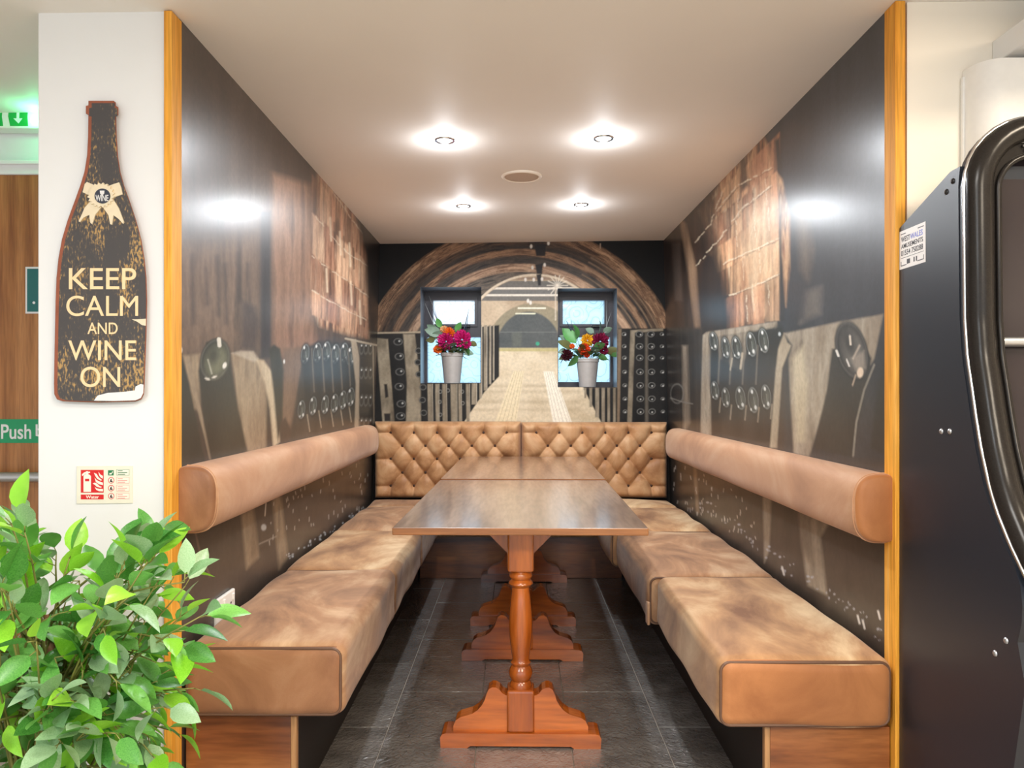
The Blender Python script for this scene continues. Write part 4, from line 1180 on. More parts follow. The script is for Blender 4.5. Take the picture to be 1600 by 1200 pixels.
def arrange(e, flowers, leaves, blades, d):
    lx, ly, lz = e.location
    for k, (px, py, rp, m_, dy) in enumerate(flowers):
        p = Q(px, py, d+dy)-Vector((lx, ly, lz))
        bloom('flower', p, rp*1.12*d/FPX, M[m_], e, k*7+int(px), 70)
        v, f = tube_data([(0, 0, .12), tuple(p*.6+Vector((0, .01, .05))), tuple(p+Vector((0, .012, 0)))], .002, 5)
        mesh('flower_stem', v, f, M['l_green'], e)
    for k, (px, py, ang, L, wd, m_, dy) in enumerate(leaves):
        p = Q(px, py, d+dy)-Vector((lx, ly, lz)); rr = random.Random(k+int(px))
        dr = (math.cos(R(ang)), rr.uniform(-.5, .1), math.sin(R(ang)))
        v, f = leaf_data(p, dr, L*1.25*d/FPX, wd*1.3*d/FPX, R(90)+rr.uniform(-.5, .5), .15)
        mesh('leaf', v, f, M[m_], e, True)
        v, f = tube_data([(0, 0, .14), tuple((p+Vector((0, 0, .14)))*.5), tuple(p)], .0014, 4)
        mesh('leaf_stem', v, f, M['l_olive'], e)
    rr = random.Random(int(lx*1000))
    for k in range(36):
        a_ = 2*math.pi*k/36+rr.uniform(-.2, .2); rad = rr.uniform(.03, .07)
        p = Vector((rad*math.cos(a_), rad*math.sin(a_), .185+rr.uniform(0, .06)))
        dr = (math.cos(a_)*.9+rr.uniform(-.3, .3), math.sin(a_)*.7-.2, rr.uniform(.1, .9))
        v, f = leaf_data(p, dr, rr.uniform(.05, .085), rr.uniform(.03, .046), rr.uniform(-.6, .6), .3)
        mesh('leaf', v, f, M[rr.choice(('l_green', 'l_olive', 'l_grey', 'l_green'))], e, True)
    for (x0, y0, x1, y1, m_, r_) in blades:
        r_ *= 1.7
        a = Q(x0, y0, d)-Vector((lx, ly, lz)); b = Q(x1, y1, d+.06)-Vector((lx, ly, lz))
        tube('grass_blade', [a, (a+b)/2+Vector((0, .01, 0)), b], [r_, r_*.8, r_*.2], M[m_], e, 5)
dF = 5.06
b0 = Q(706.5, 598.8, dF)
p1 = bucket('flower_pot', 'pale zinc pot with magenta and orange flowers in the left window', b0.x, dF, WL[1].z, .074, .054, .203)
arrange(p1, [(697, 534, 13, 'f_mag', -.03), (722, 531, 14, 'f_mag', -.03), (702, 521, 9, 'f_orange', -.01), (694, 515, 6, 'f_peach', 0), (684, 546, 7, 'f_orange', -.04), (729, 538, 7, 'f_mag', -.05)],
        [(690, 522, 165, 22, 13, 'l_grey', .01), (684, 518, 150, 16, 10, 'l_grey', .02), (692, 520, 200, 18, 10, 'l_grey', 0), (680, 530, 190, 12, 8, 'l_olive', .0), (690, 512, 120, 14, 8, 'l_lime', .0),
         (708, 548, 80, 14, 9, 'l_green', -.05), (716, 546, 40, 16, 9, 'l_green', -.05), (724, 548, -20, 14, 8, 'l_grey', -.03), (698, 548, 110, 12, 8, 'l_olive', -.05), (726, 540, -60, 14, 8, 'l_green', -.04), (712, 518, 60, 14, 8, 'l_lime', .02), (734, 534, -30, 12, 7, 'l_olive', -.03)],
        [(680, 512, 664, 474, 'blade_pale', .0016), (684, 512, 668, 476, 'blade', .0018), (686, 508, 674, 478, 'blade', .0014), (685, 506, 679, 486, 'f_plum', .0012), (725, 515, 733, 482, 'blade', .0022), (728, 514, 732, 492, 'blade', .0016), (716, 553, 734, 563, 'l_green', .0016), (690, 512, 670, 462, 'blade_pale', .001)], dF)
b1 = Q(918, 604.5, dF)
p2 = bucket('flower_pot', 'scuffed zinc pot with plum, yellow and red flowers in the right window', b1.x, dF, WR[1].z, .075, .056, .19)
arrange(p2, [(938, 534, 13, 'f_plum', -.03), (918, 532, 10, 'f_yel', -.01), (913, 546, 9, 'f_red', -.05), (917, 554, 5, 'f_red', -.06), (886, 555, 9, 'f_dark', -.03), (894, 541, 4, 'f_orange', -.04), (943, 548, 7, 'f_plum', -.03)],
        [(900, 536, 130, 26, 15, 'l_lime', .0), (902, 530, 100, 20, 13, 'l_lime', .01), (894, 545, 150, 22, 12, 'l_olive', -.02), (890, 536, 140, 16, 10, 'l_grey', .01), (896, 552, 200, 20, 10, 'l_olive', -.03), (903, 556, 230, 18, 9, 'l_green', -.04),
         (928, 546, 30, 16, 11, 'l_green', -.06), (944, 550, 10, 20, 10, 'l_olive', -.03), (948, 546, -30, 18, 10, 'l_green', -.02), (936, 520, 80, 16, 10, 'l_grey', .01), (942, 520, 30, 14, 8, 'l_grey', .01), (906, 552, 90, 12, 9, 'l_green', -.05), (886, 548, 190, 12, 8, 'l_grey', -.02), (934, 556, -20, 14, 8, 'l_green', -.05), (928, 520, 150, 12, 8, 'l_grey', .02)],
        [(892, 516, 885, 501, 'blade', .0024), (894, 515, 892, 498, 'blade', .0014), (946, 520, 952, 494, 'blade_pale', .0014), (944, 522, 955, 488, 'blade_pale', .0012), (948, 520, 948, 470, 'blade_pale', .001), (880, 560, 876, 568, 'blade', .002)], dF)

# ------------------------------------------------------------------ bottle shaped sign on the white column
def distressed(name):
    m, nt, b = new_mat(name); b.inputs['Roughness'].default_value = .6
    tc = N(nt, 'ShaderNodeTexCoord'); mp = N(nt, 'ShaderNodeMapping'); mp.inputs['Scale'].default_value = (1, 1, .42)
    nt.links.new(tc.outputs['Object'], mp.inputs['Vector'])
    n1 = N(nt, 'ShaderNodeTexNoise'); n1.inputs['Scale'].default_value = 190; n1.inputs['Detail'].default_value = 4
    n2 = N(nt, 'ShaderNodeTexNoise'); n2.inputs['Scale'].default_value = 15; n2.inputs['Detail'].default_value = 3
    nt.links.new(mp.outputs[0], n1.inputs['Vector']); nt.links.new(mp.outputs[0], n2.inputs['Vector'])
    mu = N(nt, 'ShaderNodeMath', operation='MULTIPLY'); nt.links.new(n1.outputs[0], mu.inputs[0]); nt.links.new(n2.outputs[0], mu.inputs[1])
    r = N(nt, 'ShaderNodeValToRGB'); e = r.color_ramp.elements
    e[0].position = .25; e[0].color = S(72, 68, 68); e[1].position = .36; e[1].color = S(186, 148, 92)
    k = e.new(.29); k.color = S(96, 84, 72)
    nt.links.new(mu.outputs[0], r.inputs[0]); nt.links.new(r.outputs[0], b.inputs['Base Color'])
    return m
M['sign_black'] = distressed('distressed_sign_paint')
M['sign_rust'] = plain('rust_edge', S(150, 84, 60), .7, nscale=30, namp=.3)
M['sign_cream'] = plain('cream_lettering', S(246, 214, 168), .6, nscale=50, namp=.08)
M['ribbon'] = plain('cream_ribbon', S(232, 216, 186), .6, nscale=60, namp=.08)
M['patch'] = plain('bare_white_patch', S(232, 230, 230), .6)
sd_ = WD-.022
e = empty('bottle_sign', Q(158, 630, sd_)); tag(e, 'distressed wine bottle shaped sign reading keep calm and wine on, hung on white column', 'wall sign')
inv = Matrix.Translation(-Vector(e.location))
left = [(142, 160), (142, 167), (138, 168), (138, 180), (142, 181), (141.5, 215), (140, 245), (136, 270), (130, 290), (121, 315), (110, 345), (101, 375), (95.5, 405), (92.5, 435), (91, 470), (90, 520), (88.5, 600), (89, 616), (93, 624), (102, 627)]
right = [(181, 160), (181, 167), (185, 168), (185, 180), (181.5, 181), (182.5, 215), (184.5, 245), (188.5, 270), (194, 290), (203, 315), (213, 345), (221, 375), (226, 405), (229, 435), (230, 470), (229, 520), (226, 600), (225, 616), (221, 624), (212, 627.5)]
out = left+[(157, 629)]+right[::-1]
def rel(o): o.matrix_parent_inverse = inv; return o
o = rel(extrude_poly('board', [Q(x, y, WD-.006) for x, y in out], Vector((0, -.014, 0)), M['sign_rust'], e, .003))
cxs = 158
rel(flat('painted_face', [(x+(1.6 if x < cxs else -1.6), y+(1.4 if y < 200 else -1.4)) for x, y in out], WD-.0198, M['sign_black'], e, .0012))
fd = WD-.0208
for nm, body, rc in (('lettering', 'KEEP', (108, 419, 213, 452)), ('lettering', 'CALM', (104, 462, 216, 494)), ('lettering', 'AND', (137, 504, 184, 522)), ('lettering', 'WINE', (107, 532, 213, 563)), ('lettering', 'ON', (126, 573, 188, 605))):
    rel(text(nm, body, rc, M['sign_cream'], e, d=fd, bold=0.0 if 'M' in body else .004))
rel(flat('worn_patch', [(147, 626), (153, 618), (168, 614), (196, 612), (211, 610), (212, 604), (220, 600), (224.5, 601), (224, 614), (220, 622), (212, 625.5), (180, 626.5)], fd, M['patch'], e, .0012))
rel(flat('worn_patch', [(206, 499), (214, 499), (228, 498), (228, 509), (222, 508), (215, 503)], fd, M['ribbon'], e, .001))
def z4(pts): return [(80+x/7.5, 260+y/7.5) for x, y in pts]
rel(flat('ribbon_band', z4([(375, 305), (400, 210), (425, 185), (520, 225), (600, 250), (680, 230), (800, 190), (825, 250), (842, 330), (750, 362), (600, 345), (440, 338)]), fd, M['ribbon'], e, .003))
rel(flat('ribbon_tail', z4([(480, 400), (400, 490), (372, 560), (330, 648), (345, 656), (385, 605), (455, 570), (468, 665), (488, 682), (522, 575), (595, 480), (600, 400)]), fd, M['ribbon'], e, .004))
rel(flat('ribbon_tail', z4([(600, 400), (620, 490), (680, 575), (700, 680), (720, 686), (738, 575), (800, 620), (850, 676), (860, 655), (800, 495), (735, 390)]), fd, M['ribbon'], e, .004))
pts = []
for k in range(40):
    a = 2*math.pi*k/40; r_ = 162 if k % 2 else 135
    pts.append((600+r_*math.cos(a), 345+r_*math.sin(a)*.92))
rel(flat('rosette', z4(pts), fd, M['ribbon'], e, .008))
rel(flat('rosette_badge', z4([(602+92*math.cos(2*math.pi*k/28), 348+88*math.sin(2*math.pi*k/28)) for k in range(28)]), fd-.008, plain('badge_navy', S(52, 56, 70), .5), e, .0012))
rel(text('badge_lettering', 'WINE', (80+522/7.5, 260+335/7.5, 80+672/7.5, 260+408/7.5), M['patch'], e, d=fd-.0092, bold=.01))
rel(flat('glass_emblem', z4([(572, 285), (625, 285), (622, 320), (604, 336), (602, 350), (594, 350), (592, 336), (576, 320)]), fd-.0092, M['patch'], e, .0012))

# ------------------------------------------------------------------ fire extinguisher sign
M['s_red'] = plain('safety_red', S(214, 22, 24), .4); M['s_green'] = plain('safety_green', S(20, 120, 72), .4)
M['s_board'] = plain('cream_sign_board', S(236, 232, 214), .35); M['s_dark'] = plain('dark_print', S(70, 50, 50), .5)
M['s_pink'] = plain('pale_red_print', S(226, 140, 130), .5); M['s_white'] = plain('cream_print', S(250, 240, 226), .45)
bd = WD-.003
e = empty('fire_sign', Q(164, 787, bd)); tag(e, 'cream and red water fire extinguisher notice screwed to the white column', 'safety sign')
inv = Matrix.Translation(-Vector(e.location))
rel(extrude_poly('board', [Q(x, y, WD-.0005) for x, y in ((120.5, 728), (207.5, 728), (207.5, 786), (120.5, 787))], Vector((0, -.003, 0)), M['s_board'], e, .0005))
def z5(pts): return [(110+x/14.55, 720+y/14.55) for x, y in pts]
def rc(x0, y0, x1, y1): return [(x0, y0), (x1, y0), (x1, y1), (x0, y1)]
bd = WD-.0034
rel(flat('red_panel', z5(rc(238, 207, 757, 725)), bd, M['s_red'], e, .0004)); rel(flat('red_strip', z5(rc(238, 768, 757, 877)), bd, M['s_red'], e, .0004))
b2 = bd-.0004
rel(flat('extinguisher_symbol', z5([(300, 705), (300, 350), (320, 318), (350, 305), (350, 290), (300, 330), (270, 350), (262, 310), (310, 265), (355, 250), (360, 236), (400, 236), (404, 250), (445, 245), (448, 275), (406, 285), (406, 305), (440, 318), (468, 350), (468, 705)]), b2, M['s_white'], e, .0004))
rel(flat('label_symbol', z5(rc(335, 408, 428, 466)), b2-.0004, M['s_red'], e, .0004))
for q in ([(640, 250), (680, 310), (740, 345), (735, 405), (690, 380), (655, 330)], [(535, 270), (600, 300), (640, 370), (720, 440), (690, 450), (610, 410), (570, 350)],
          [(550, 380), (590, 430), (660, 470), (740, 495), (740, 555), (650, 530), (580, 480)], [(508, 515), (560, 495), (610, 520), (660, 570), (720, 595), (690, 612), (600, 590), (555, 545)],
          [(550, 592), (600, 625), (660, 640), (742, 640), (742, 695), (650, 690), (590, 660)]):
    rel(flat('flame_symbol', z5(q), b2, M['s_white'], e, .0004))
rel(text('lettering', 'Water', (110+352/14.55, 720+785/14.55, 110+650/14.55, 720+860/14.55), M['s_white'], e, d=b2, t=.0004, bold=.015))
rel(flat('green_panel', z5(rc(858, 215, 985, 332)), bd, M['s_green'], e, .0004)); rel(flat('tick_symbol', z5([(880, 310), (900, 270), (930, 285), (960, 235), (970, 250), (935, 310)]), b2, M['s_white'], e, .0004))
for cy in (445, 622, 803):
    rel(flat('ban_ring', z5([(928+70*math.cos(t*math.pi/12), cy+72*math.sin(t*math.pi/12)) for t in range(24)]), bd, M['s_red'], e, .0003))
    rel(flat('ban_field', z5([(928+56*math.cos(t*math.pi/10), cy+58*math.sin(t*math.pi/10)) for t in range(20)]), bd-.0003, M['s_white'], e, .0003))
    rel(flat('ban_symbol', z5([(895, cy+30), (915, cy-30), (945, cy-40), (935, cy), (965, cy+20), (950, cy+45)]), bd-.0006, M['s_dark'], e, .0003))
for k, (y0, y1) in enumerate(((192, 330), (370, 515), (550, 695), (733, 870))):
    rel(flat('text_box', z5(rc(1050, y0, 1340, y1)), bd, M['s_green'] if k == 0 else M['s_pink'], e, .0003))
    rel(flat('text_field', z5(rc(1057, y0+7, 1333, y1-7)), bd-.0003, M['s_white'], e, .0003))
    for j, wd in enumerate((110, 215, 165)):
        yy = y0+28+j*40
        rel(flat('text_line', z5(rc(1078, yy, 1078+wd, yy+14)), bd-.0006, M['s_green'] if k == 0 else M['s_pink'], e, .0003))

# ------------------------------------------------------------------ door behind the column, with its signs
M['door_oak'] = wood('oak_veneer_door', S(140, 84, 40), S(172, 112, 60), S(190, 130, 76), axis=2, rough=.4, coat=.1, scale=22, stretch=.05)
M['green_sign'] = plain('exit_green', S(14, 150, 96), .4); M['teal'] = plain('teal_poster', S(20, 104, 104), .35)
M['green_lit'] = plain('exit_green_lit', S(0, 120, 40), .4, emit=S(0, 150, 60), es=.5)
M['led'] = plain('green_led', S(120, 255, 180), .3, emit=(.25, 1, .55, 1), es=14)
DD = 2.75
e = empty('door_1', (-1.95, DD, 0)); tag(e, kind='structure'); inv = Matrix.Translation(-Vector(e.location))
rel(box('door_leaf', -2.36, -1.52, DD-.03, DD+.02, .01, 1.948, M['door_oak'], e, .002))
for (a, b, c_, d_) in ((-2.43, -2.36, 0, 1.995), (-1.52, -1.45, 0, 1.995), (-2.36, -1.52, 1.948, 1.995)):
    rel(box('architrave', a, b, DD-.035, DD, c_, d_, M['wall_white'], e, .004))
rel(box('architrave_lip', -2.43, -1.45, DD-.045, DD, 1.982, 1.998, M['wall_white'], e, .003))
e = empty('push_bar', (-1.94, DD-.1, .86)); tag(e, 'grey metal push bar across the oak veneer door', 'push bar'); inv = Matrix.Translation(-Vector(e.location))
zb = CH-(746-VY)*(DD-.1)/FPX
rel(tube('bar', [(-2.3, DD-.09, zb), (-1.58, DD-.09, zb)], .018, M['steel'], e, 16))
for x in (-2.3, -1.58): rel(box('bracket', x-.03, x+.03, DD-.11, DD-.03, zb-.06, zb+.06, M['steel'], e, .006))
dd_ = DD-.0305
a = Q(0, 692, dd_).z; b = Q(0, 655, dd_).z; xr = -1.60
e = empty('push_sign', (-1.95, dd_, a)); tag(e, 'green push sign with white lettering on the oak door', 'door sign'); inv = Matrix.Translation(-Vector(e.location))
rel(box('plate', -2.02, xr, dd_-.002, dd_, a, b, M['green_sign'], e))
rel(text('lettering', 'Push', (2, 663, 49, 686), M['patch'], e, d=dd_-.002, bold=.012)); rel(text('lettering', 'bar', (56, 663, 92, 682), M['patch'], e, d=dd_-.002, bold=.012))
e = empty('door_notice', Q(48, 490, dd_)); tag(e, 'teal notice with pale border on the oak door', 'notice'); inv = Matrix.Translation(-Vector(e.location))
rel(flat('sheet', [(40, 417), (110, 417), (110, 490), (40, 490)], dd_, M['patch'], e, .001)); rel(flat('print', [(42.5, 420), (108, 420), (108, 487), (42.5, 487)], dd_-.001, M['teal'], e, .0006))
rel(flat('print_dot', [(53+2.2*math.cos(k*.7), 473+2.2*math.sin(k*.7)) for k in range(9)], dd_-.0016, M['patch'], e, .0005))
se = 2.69
e = empty('exit_sign', Q(10, 203, se)); tag(e, 'green lit emergency exit sign with down arrow above the door', 'exit sign'); inv = Matrix.Translation(-Vector(e.location))
zt, zl = Q(0, 166, se).z, Q(0, 200.5, se).z
rel(box('housing', Q(-110, 0, se).x, Q(68, 0, se).x, se, DD, zl, zt, M['white_plastic'], e, .006, 2))
rel(flat('green_panel', [(14, 168), (44, 168), (43, 183), (44, 197), (16, 197), (13, 182)], se, M['green_lit'], e, .001))
rel(flat('green_panel', [(-90, 168), (4, 168), (3, 182), (5, 197), (-90, 197)], se, M['green_lit'], e, .001))
rel(flat('arrow', [(26, 171), (30.5, 171), (30, 185), (35, 185), (29, 193), (21, 185), (26, 185)], se-.001, M['patch'], e, .0008))
rel(lathe('status_led', [(.001, .012), (.008, .010), (.012, 0), (.012, -.004), (.001, -.004)], M['led'], e, 16))
e.children[-1].rotation_euler = (R(90), 0, 0); e.children[-1].location = Q(54, 188, se)
gl_ = bpy.data.lights.new('status_led_glow', 'POINT'); gl_.energy = .35; gl_.color = (.1, 1, .4); gl_.shadow_soft_size = .01
o = bpy.data.objects.new('status_led_glow', gl_); COL.objects.link(o); o.parent = e; o.matrix_parent_inverse = inv; o.location = Q(54, 186, se-.05)

# ------------------------------------------------------------------ white wall unit behind the machine
x0, x1, y0, y1, z0, z1 = 1.186, 1.62, 1.925, WD-.002, 1.66, 2.02
e = empty('plastic_housing', ((x0+x1)/2, WD, z0)); tag(e, 'white plastic wall unit with rounded corner above the black game machine', 'wall unit')
inv = Matrix.Translation(-Vector(e.location)); pts = [(x0, y1)]
for k in range(9):
    a = R(180+90*k/8); pts.append((x0+.06+.06*math.cos(a), y0+.07+.07*math.sin(a)))
for k in range(9):
    a = R(270+90*k/8); pts.append((x1-.06+.06*math.cos(a), y0+.07+.07*math.sin(a)))
pts.append((x1, y1))
o = rel(extrude_poly('housing', [Vector((x, y, z0)) for x, y in pts], Vector((0, 0, z1-z0)), M['white_plastic'], e, .004)); smooth_angle(o, 35)
rel(box('back_plate', x0-.006, x1+.006, y1-.012, y1, z0, z1-.02, M['white_plastic'], e, .002))

# ------------------------------------------------------------------ black game machine
M['mach_side'] = plain('satin_black_panel', S(32, 37, 46), .36, spec=.5, nscale=400, namp=.12)
M['mach_gloss'] = plain('speckled_black_gloss', S(34, 31, 29), .24, spec=.22, coat=0, nscale=300, namp=.5)
M['mach_glass'] = plain('dark_machine_glass', S(48, 42, 44), .08, spec=.5, nscale=5, namp=.2)
XM = 1.012; X2 = 1.72
curve = [(300, 1503), (500, 1505), (560, 1509), (600, 1515), (650, 1522), (700, 1530), (760, 1543), (800, 1555), (850, 1575), (890, 1594), (920, 1602), (945, 1605), (970, 1605), (995, 1601), (1012, 1590)]
cp = [P(x, y, XM) for y, x in curve]
czs = [p.z for p in cp][::-1]; cds = [p.y for p in cp][::-1]
def DF(z): return float(np.interp(z, czs+[1.8], cds+[cp[0].y]))
e = empty('game_machine', ((XM+X2)/2, 1.99, 0)); tag(e, 'tall black game machine with curved glossy front at the right edge', 'game machine')
inv = Matrix.Translation(-Vector(e.location))
prof = [(1.996, .0), (1.996, 1.598), P(1485, 268, XM).yz, P(1500, 260, XM).yz]
prof += [(DF(z)+.014, z) for z in np.linspace(1.64, .70, 26)]
prof += [(1.525, .66), (1.502, .578), (1.540, .384), (1.57, .2), (1.58, 0)]
rel(extrude_poly('cabinet', [Vector((XM, d, z)) for d, z in prof], Vector((X2-XM, 0, 0)), M['mach_side'], e))
def rrect(x0, x1, z0, z1, r, n=8, zn=40):
    pts = []
    def arc(cx, cz, a0):
        return [(cx+r*math.cos(R(a0+90*k/n)), cz+r*math.sin(R(a0+90*k/n))) for k in range(n+1)]
    pts += arc(x1-r, z1-r, 0); pts += [(x0+r+(x1-x0-2*r)*(1-k/8), z1) for k in range(1, 8)]
    pts += arc(x0+r, z1-r, 90); pts += [(x0, z0+r+(z1-z0-2*r)*(1-k/zn)) for k in range(1, zn)]
    pts += arc(x0+r, z0+r, 180); pts += [(x0+r+(x1-x0-2*r)*k/8, z0) for k in range(1, 8)]
    pts += arc(x1-r, z0+r, 270); pts += [(x1, z0+r+(z1-z0-2*r)*k/zn) for k in range(1, zn)]
    return pts
def on_front(pts, off): return [Vector((x, DF(z)-off, z)) for x, z in pts]
outer = rrect(XM+.030, X2-.030, .70, 1.760, .13); inner = rrect(XM+.072, X2-.068, .76, 1.697, .075)
v, f = tube_data(on_front(outer, .012), .029, 14, True)
smooth_angle(rel(mesh('bezel', v, f, M['mach_gloss'], e)), 70)
trim_p = rrect(XM+.002, X2-.002, .672, 1.788, .155)
v, f = tube_data(on_front(trim_p, .004), .0045, 8, True); smooth_angle(rel(mesh('chrome_trim', v, f, M['chrome'], e)), 70)
v, f = tube_data(on_front(inner, .016), .007, 8, True); smooth_angle(rel(mesh('inner_trim', v, f, M['mach_gloss'], e)), 70)
n_ = len(outer)
V = on_front(outer, .02)+on_front(inner, .014)
rel(mesh('fascia', V, [(k, (k+1) % n_, n_+(k+1) % n_, n_+k) for k in range(n_)], M['mach_gloss'], e))
Vt = on_front(trim_p, -.002)+on_front(trim_p, -.02)
rel(mesh('bezel_side', Vt, [(k, (k+1) % n_, n_+(k+1) % n_, n_+k) for k in range(n_)], M['mach_side'], e))
zz = np.linspace(.755, 1.70, 40); V = []; F = []
for z in zz: V += [(XM+.06, DF(z)+.012, z), (X2-.06, DF(z)+.012, z)]
F = [(2*k, 2*k+1, 2*k+3, 2*k+2) for k in range(39)]
rel(mesh('glass_screen', V, F, M['mach_glass'], e, True))
bp_ = on_front([(XM+.07, Q(0, 536, 1.74).z), (X2-.07, Q(0, 536, 1.74).z)], .002)
rel(tube('cross_bar', bp_, .011, M['steel'], e, 12))
zg = Q(0, 226, 1.73).z
for k in range(6):
    z = zg+.020-.0085*k; xx = 1.128+.0045*abs(k-2.5)**1.3
    rel(box('grille_slot', xx, xx+.12, DF(z)-.022, DF(z)-.010, z-.0022, z+.0022, M['black_plastic'], e))
for (px, py) in ((1489, 283), (1479, 300), (1471, 674), (1484, 674), (1572, 1001), (1555, 1021)):
    p = P(px, py, XM)
    o = rel(lathe('bolt', [(.0005, .004), (.004, .0035), (.0065, .0015), (.007, 0)], M['steel'] if py > 400 else M['black_plastic'], e, 12, caps=False))
    o.rotation_euler = (0, R(-90), 0); o.location = p
M['stk_white'] = plain('white_sticker', S(236, 232, 230), .4); M['stk_blue'] = plain('sticker_blue', S(120, 130, 214), .5); M['stk_black'] = plain('sticker_black', S(48, 46, 52), .5)
XS = XM-.0006
qa, qb, qc, qd = P(1405.5, 423, XS), P(1446, 408, XS), P(1446, 345.5, XS), P(1405.5, 363, XS)
zlo, zhi, ya, yb = (qa.z+qb.z)/2, (qc.z+qd.z)/2, qa.y, qb.y
rel(extrude_poly('sticker', [Vector((XM, ya, zlo)), Vector((XM, yb, zlo)), Vector((XM, yb, zhi)), Vector((XM, ya, zhi))], Vector((-.0006, 0, 0)), M['stk_white'], e))
def stk(body, u0, u1, v0, v1, m_):
    o_ = Vector((XS, ya+(yb-ya)*u0, zlo+(zhi-zlo)*v0))
    rel(text('sticker_lettering', body, None, m_, e, t=.0004, bold=.008, plane=(o_, Vector((0, (yb-ya)*(u1-u0), 0)), Vector((0, 0, (zhi-zlo)*(v1-v0))), Vector((-1, 0, 0)))))
stk('WEST', .07, .42, .70, .84, M['stk_black']); stk('WALES', .43, .90, .70, .84, M['stk_blue'])
stk('AMUSEMENTS', .07, .91, .53, .65, M['stk_black']); stk('01554 750288', .07, .91, .34, .48, M['stk_black'])
def sbar(u0, u1, v0, v1):
    ys = [ya+(yb-ya)*u0, ya+(yb-ya)*u1]; zs = [zlo+(zhi-zlo)*v0, zlo+(zhi-zlo)*v1]
    rel(extrude_poly('sticker_rule', [Vector((XS, ys[0], zs[0])), Vector((XS, ys[1], zs[0])), Vector((XS, ys[1], zs[1])), Vector((XS, ys[0], zs[1]))], Vector((-.0004, 0, 0)), M['stk_black'], e))
for a in ((.06, .25, .90, .92), (.72, .94, .90, .92), (.06, .94, .28, .29), (.06, .28, .08, .10), (.70, .94, .08, .10), (.06, .075, .08, .2), (.925, .94, .08, .2), (.3, .42, .10, .22), (.56, .6, .10, .22), (.65, .69, .10, .22)): sbar(*a)

# ------------------------------------------------------------------ potted ficus in the lower left corner
def leaf_mat(name, c1, c2):
    m, nt, b = new_mat(name)
    b.inputs['Roughness'].default_value = .32; b.inputs['Specular IOR Level'].default_value = .5
    tc = N(nt, 'ShaderNodeTexCoord'); no = N(nt, 'ShaderNodeTexNoise'); no.inputs['Scale'].default_value = 30
    nt.links.new(tc.outputs['Object'], no.inputs['Vector'])
    oi = N(nt, 'ShaderNodeObjectInfo'); ad = N(nt, 'ShaderNodeMath', operation='ADD')
    nt.links.new(oi.outputs['Random'], ad.inputs[0]); nt.links.new(no.outputs[0], ad.inputs[1])
    mr = N(nt, 'ShaderNodeMapRange'); mr.inputs[1].default_value = .4; mr.inputs[2].default_value = 1.5
    nt.links.new(ad.outputs[0], mr.inputs[0])
    mx = N(nt, 'ShaderNodeMix', data_type='RGBA'); mx.inputs[6].default_value = c1; mx.inputs[7].default_value = c2
    nt.links.new(mr.outputs[0], mx.inputs[0]); nt.links.new(mx.outputs[2], b.inputs['Base Color'])
    tr = N(nt, 'ShaderNodeBsdfTranslucent'); nt.links.new(mx.outputs[2], tr.inputs[0])
    ms = N(nt, 'ShaderNodeMixShader'); ms.inputs[0].default_value = .25
    out = nt.nodes['Material Output']
    nt.links.new(b.outputs[0], ms.inputs[1]); nt.links.new(tr.outputs[0], ms.inputs[2]); nt.links.new(ms.outputs[0], out.inputs[0])
    return m
LM = [leaf_mat('ficus_leaf_mid', S(58, 128, 48), S(132, 200, 98)), leaf_mat('ficus_leaf_lime', S(128, 204, 44), S(178, 238, 84)), leaf_mat('ficus_leaf_dusty', S(116, 164, 108), S(184, 214, 172))]
M['bark'] = wood('ficus_bark', S(110, 74, 50), S(160, 112, 78), S(190, 146, 108), axis=2, rough=.8, coat=0, scale=40, stretch=.3)
M['twig'] = plain('green_brown_twig', S(128, 128, 64), .6)
M['basket'] = plain('woven_pot', S(150, 110, 70), .7, nscale=60, namp=.3)
PX, PD = -.93, 1.56
e = empty('potted_ficus', (PX, PD, 0)); tag(e, 'leafy artificial ficus with bright green leaves in front of the white column', 'potted plant')
PO = Vector((PX, PD, 0))
lathe('pot', [(.10, 0), (.12, .005), (.145, .14), (.155, .24), (.15, .25), (.14, .235), (.002, .22)], M['basket'], e, 28)
rnd = random.Random(11)
def trunk(pts, r0, r1):
    n = len(pts); tube('trunk', [Vector(p)-PO for p in pts], [r0+(r1-r0)*k/(n-1) for k in range(n)], M['bark'], e, 10)
trunk([(PX+.02, PD, .2), Q(84, 1190, PD), Q(78, 1110, PD), Q(80, 1010, PD), Q(74, 960, PD+.01)], .011, .008)
trunk([(PX-.01, PD+.03, .2), Q(66, 1180, PD+.03), Q(58, 1110, PD+.03), Q(50, 1030, PD+.03), Q(46, 975, PD+.03)], .015, .009)
sil = np.array([(-90, 830), (-20, 800), (8, 800), (30, 800), (60, 850), (90, 830), (125, 880), (160, 870), (190, 832), (235, 822), (275, 862), (285, 900), (325, 950), (335, 985), (300, 1040), (318, 1065), (305, 1090), (270, 1110), (282, 1130), (255, 1165), (240, 1230), (-90, 1260)], float)
def inside(x, y):
    r_ = False; j = len(sil)-1
    for i in range(len(sil)):
        xi, yi = sil[i]; xj, yj = sil[j]
        if (yi > y) != (yj > y) and x < (xj-xi)*(y-yi)/(yj-yi)+xi: r_ = not r_
        j = i
    return r_
hub = Q(70, 1010, PD)
leaves = []; twV, twF = [], []
def add_tube(path, rad, seg=5):
    global twV, twF
    v, f = tube_data(path, rad, seg); b = len(twV)
    twV += [q-PO for q in v]; twF += [tuple(b+i for i in g) for g in f]
tw = 0; tries = 0
targets = []
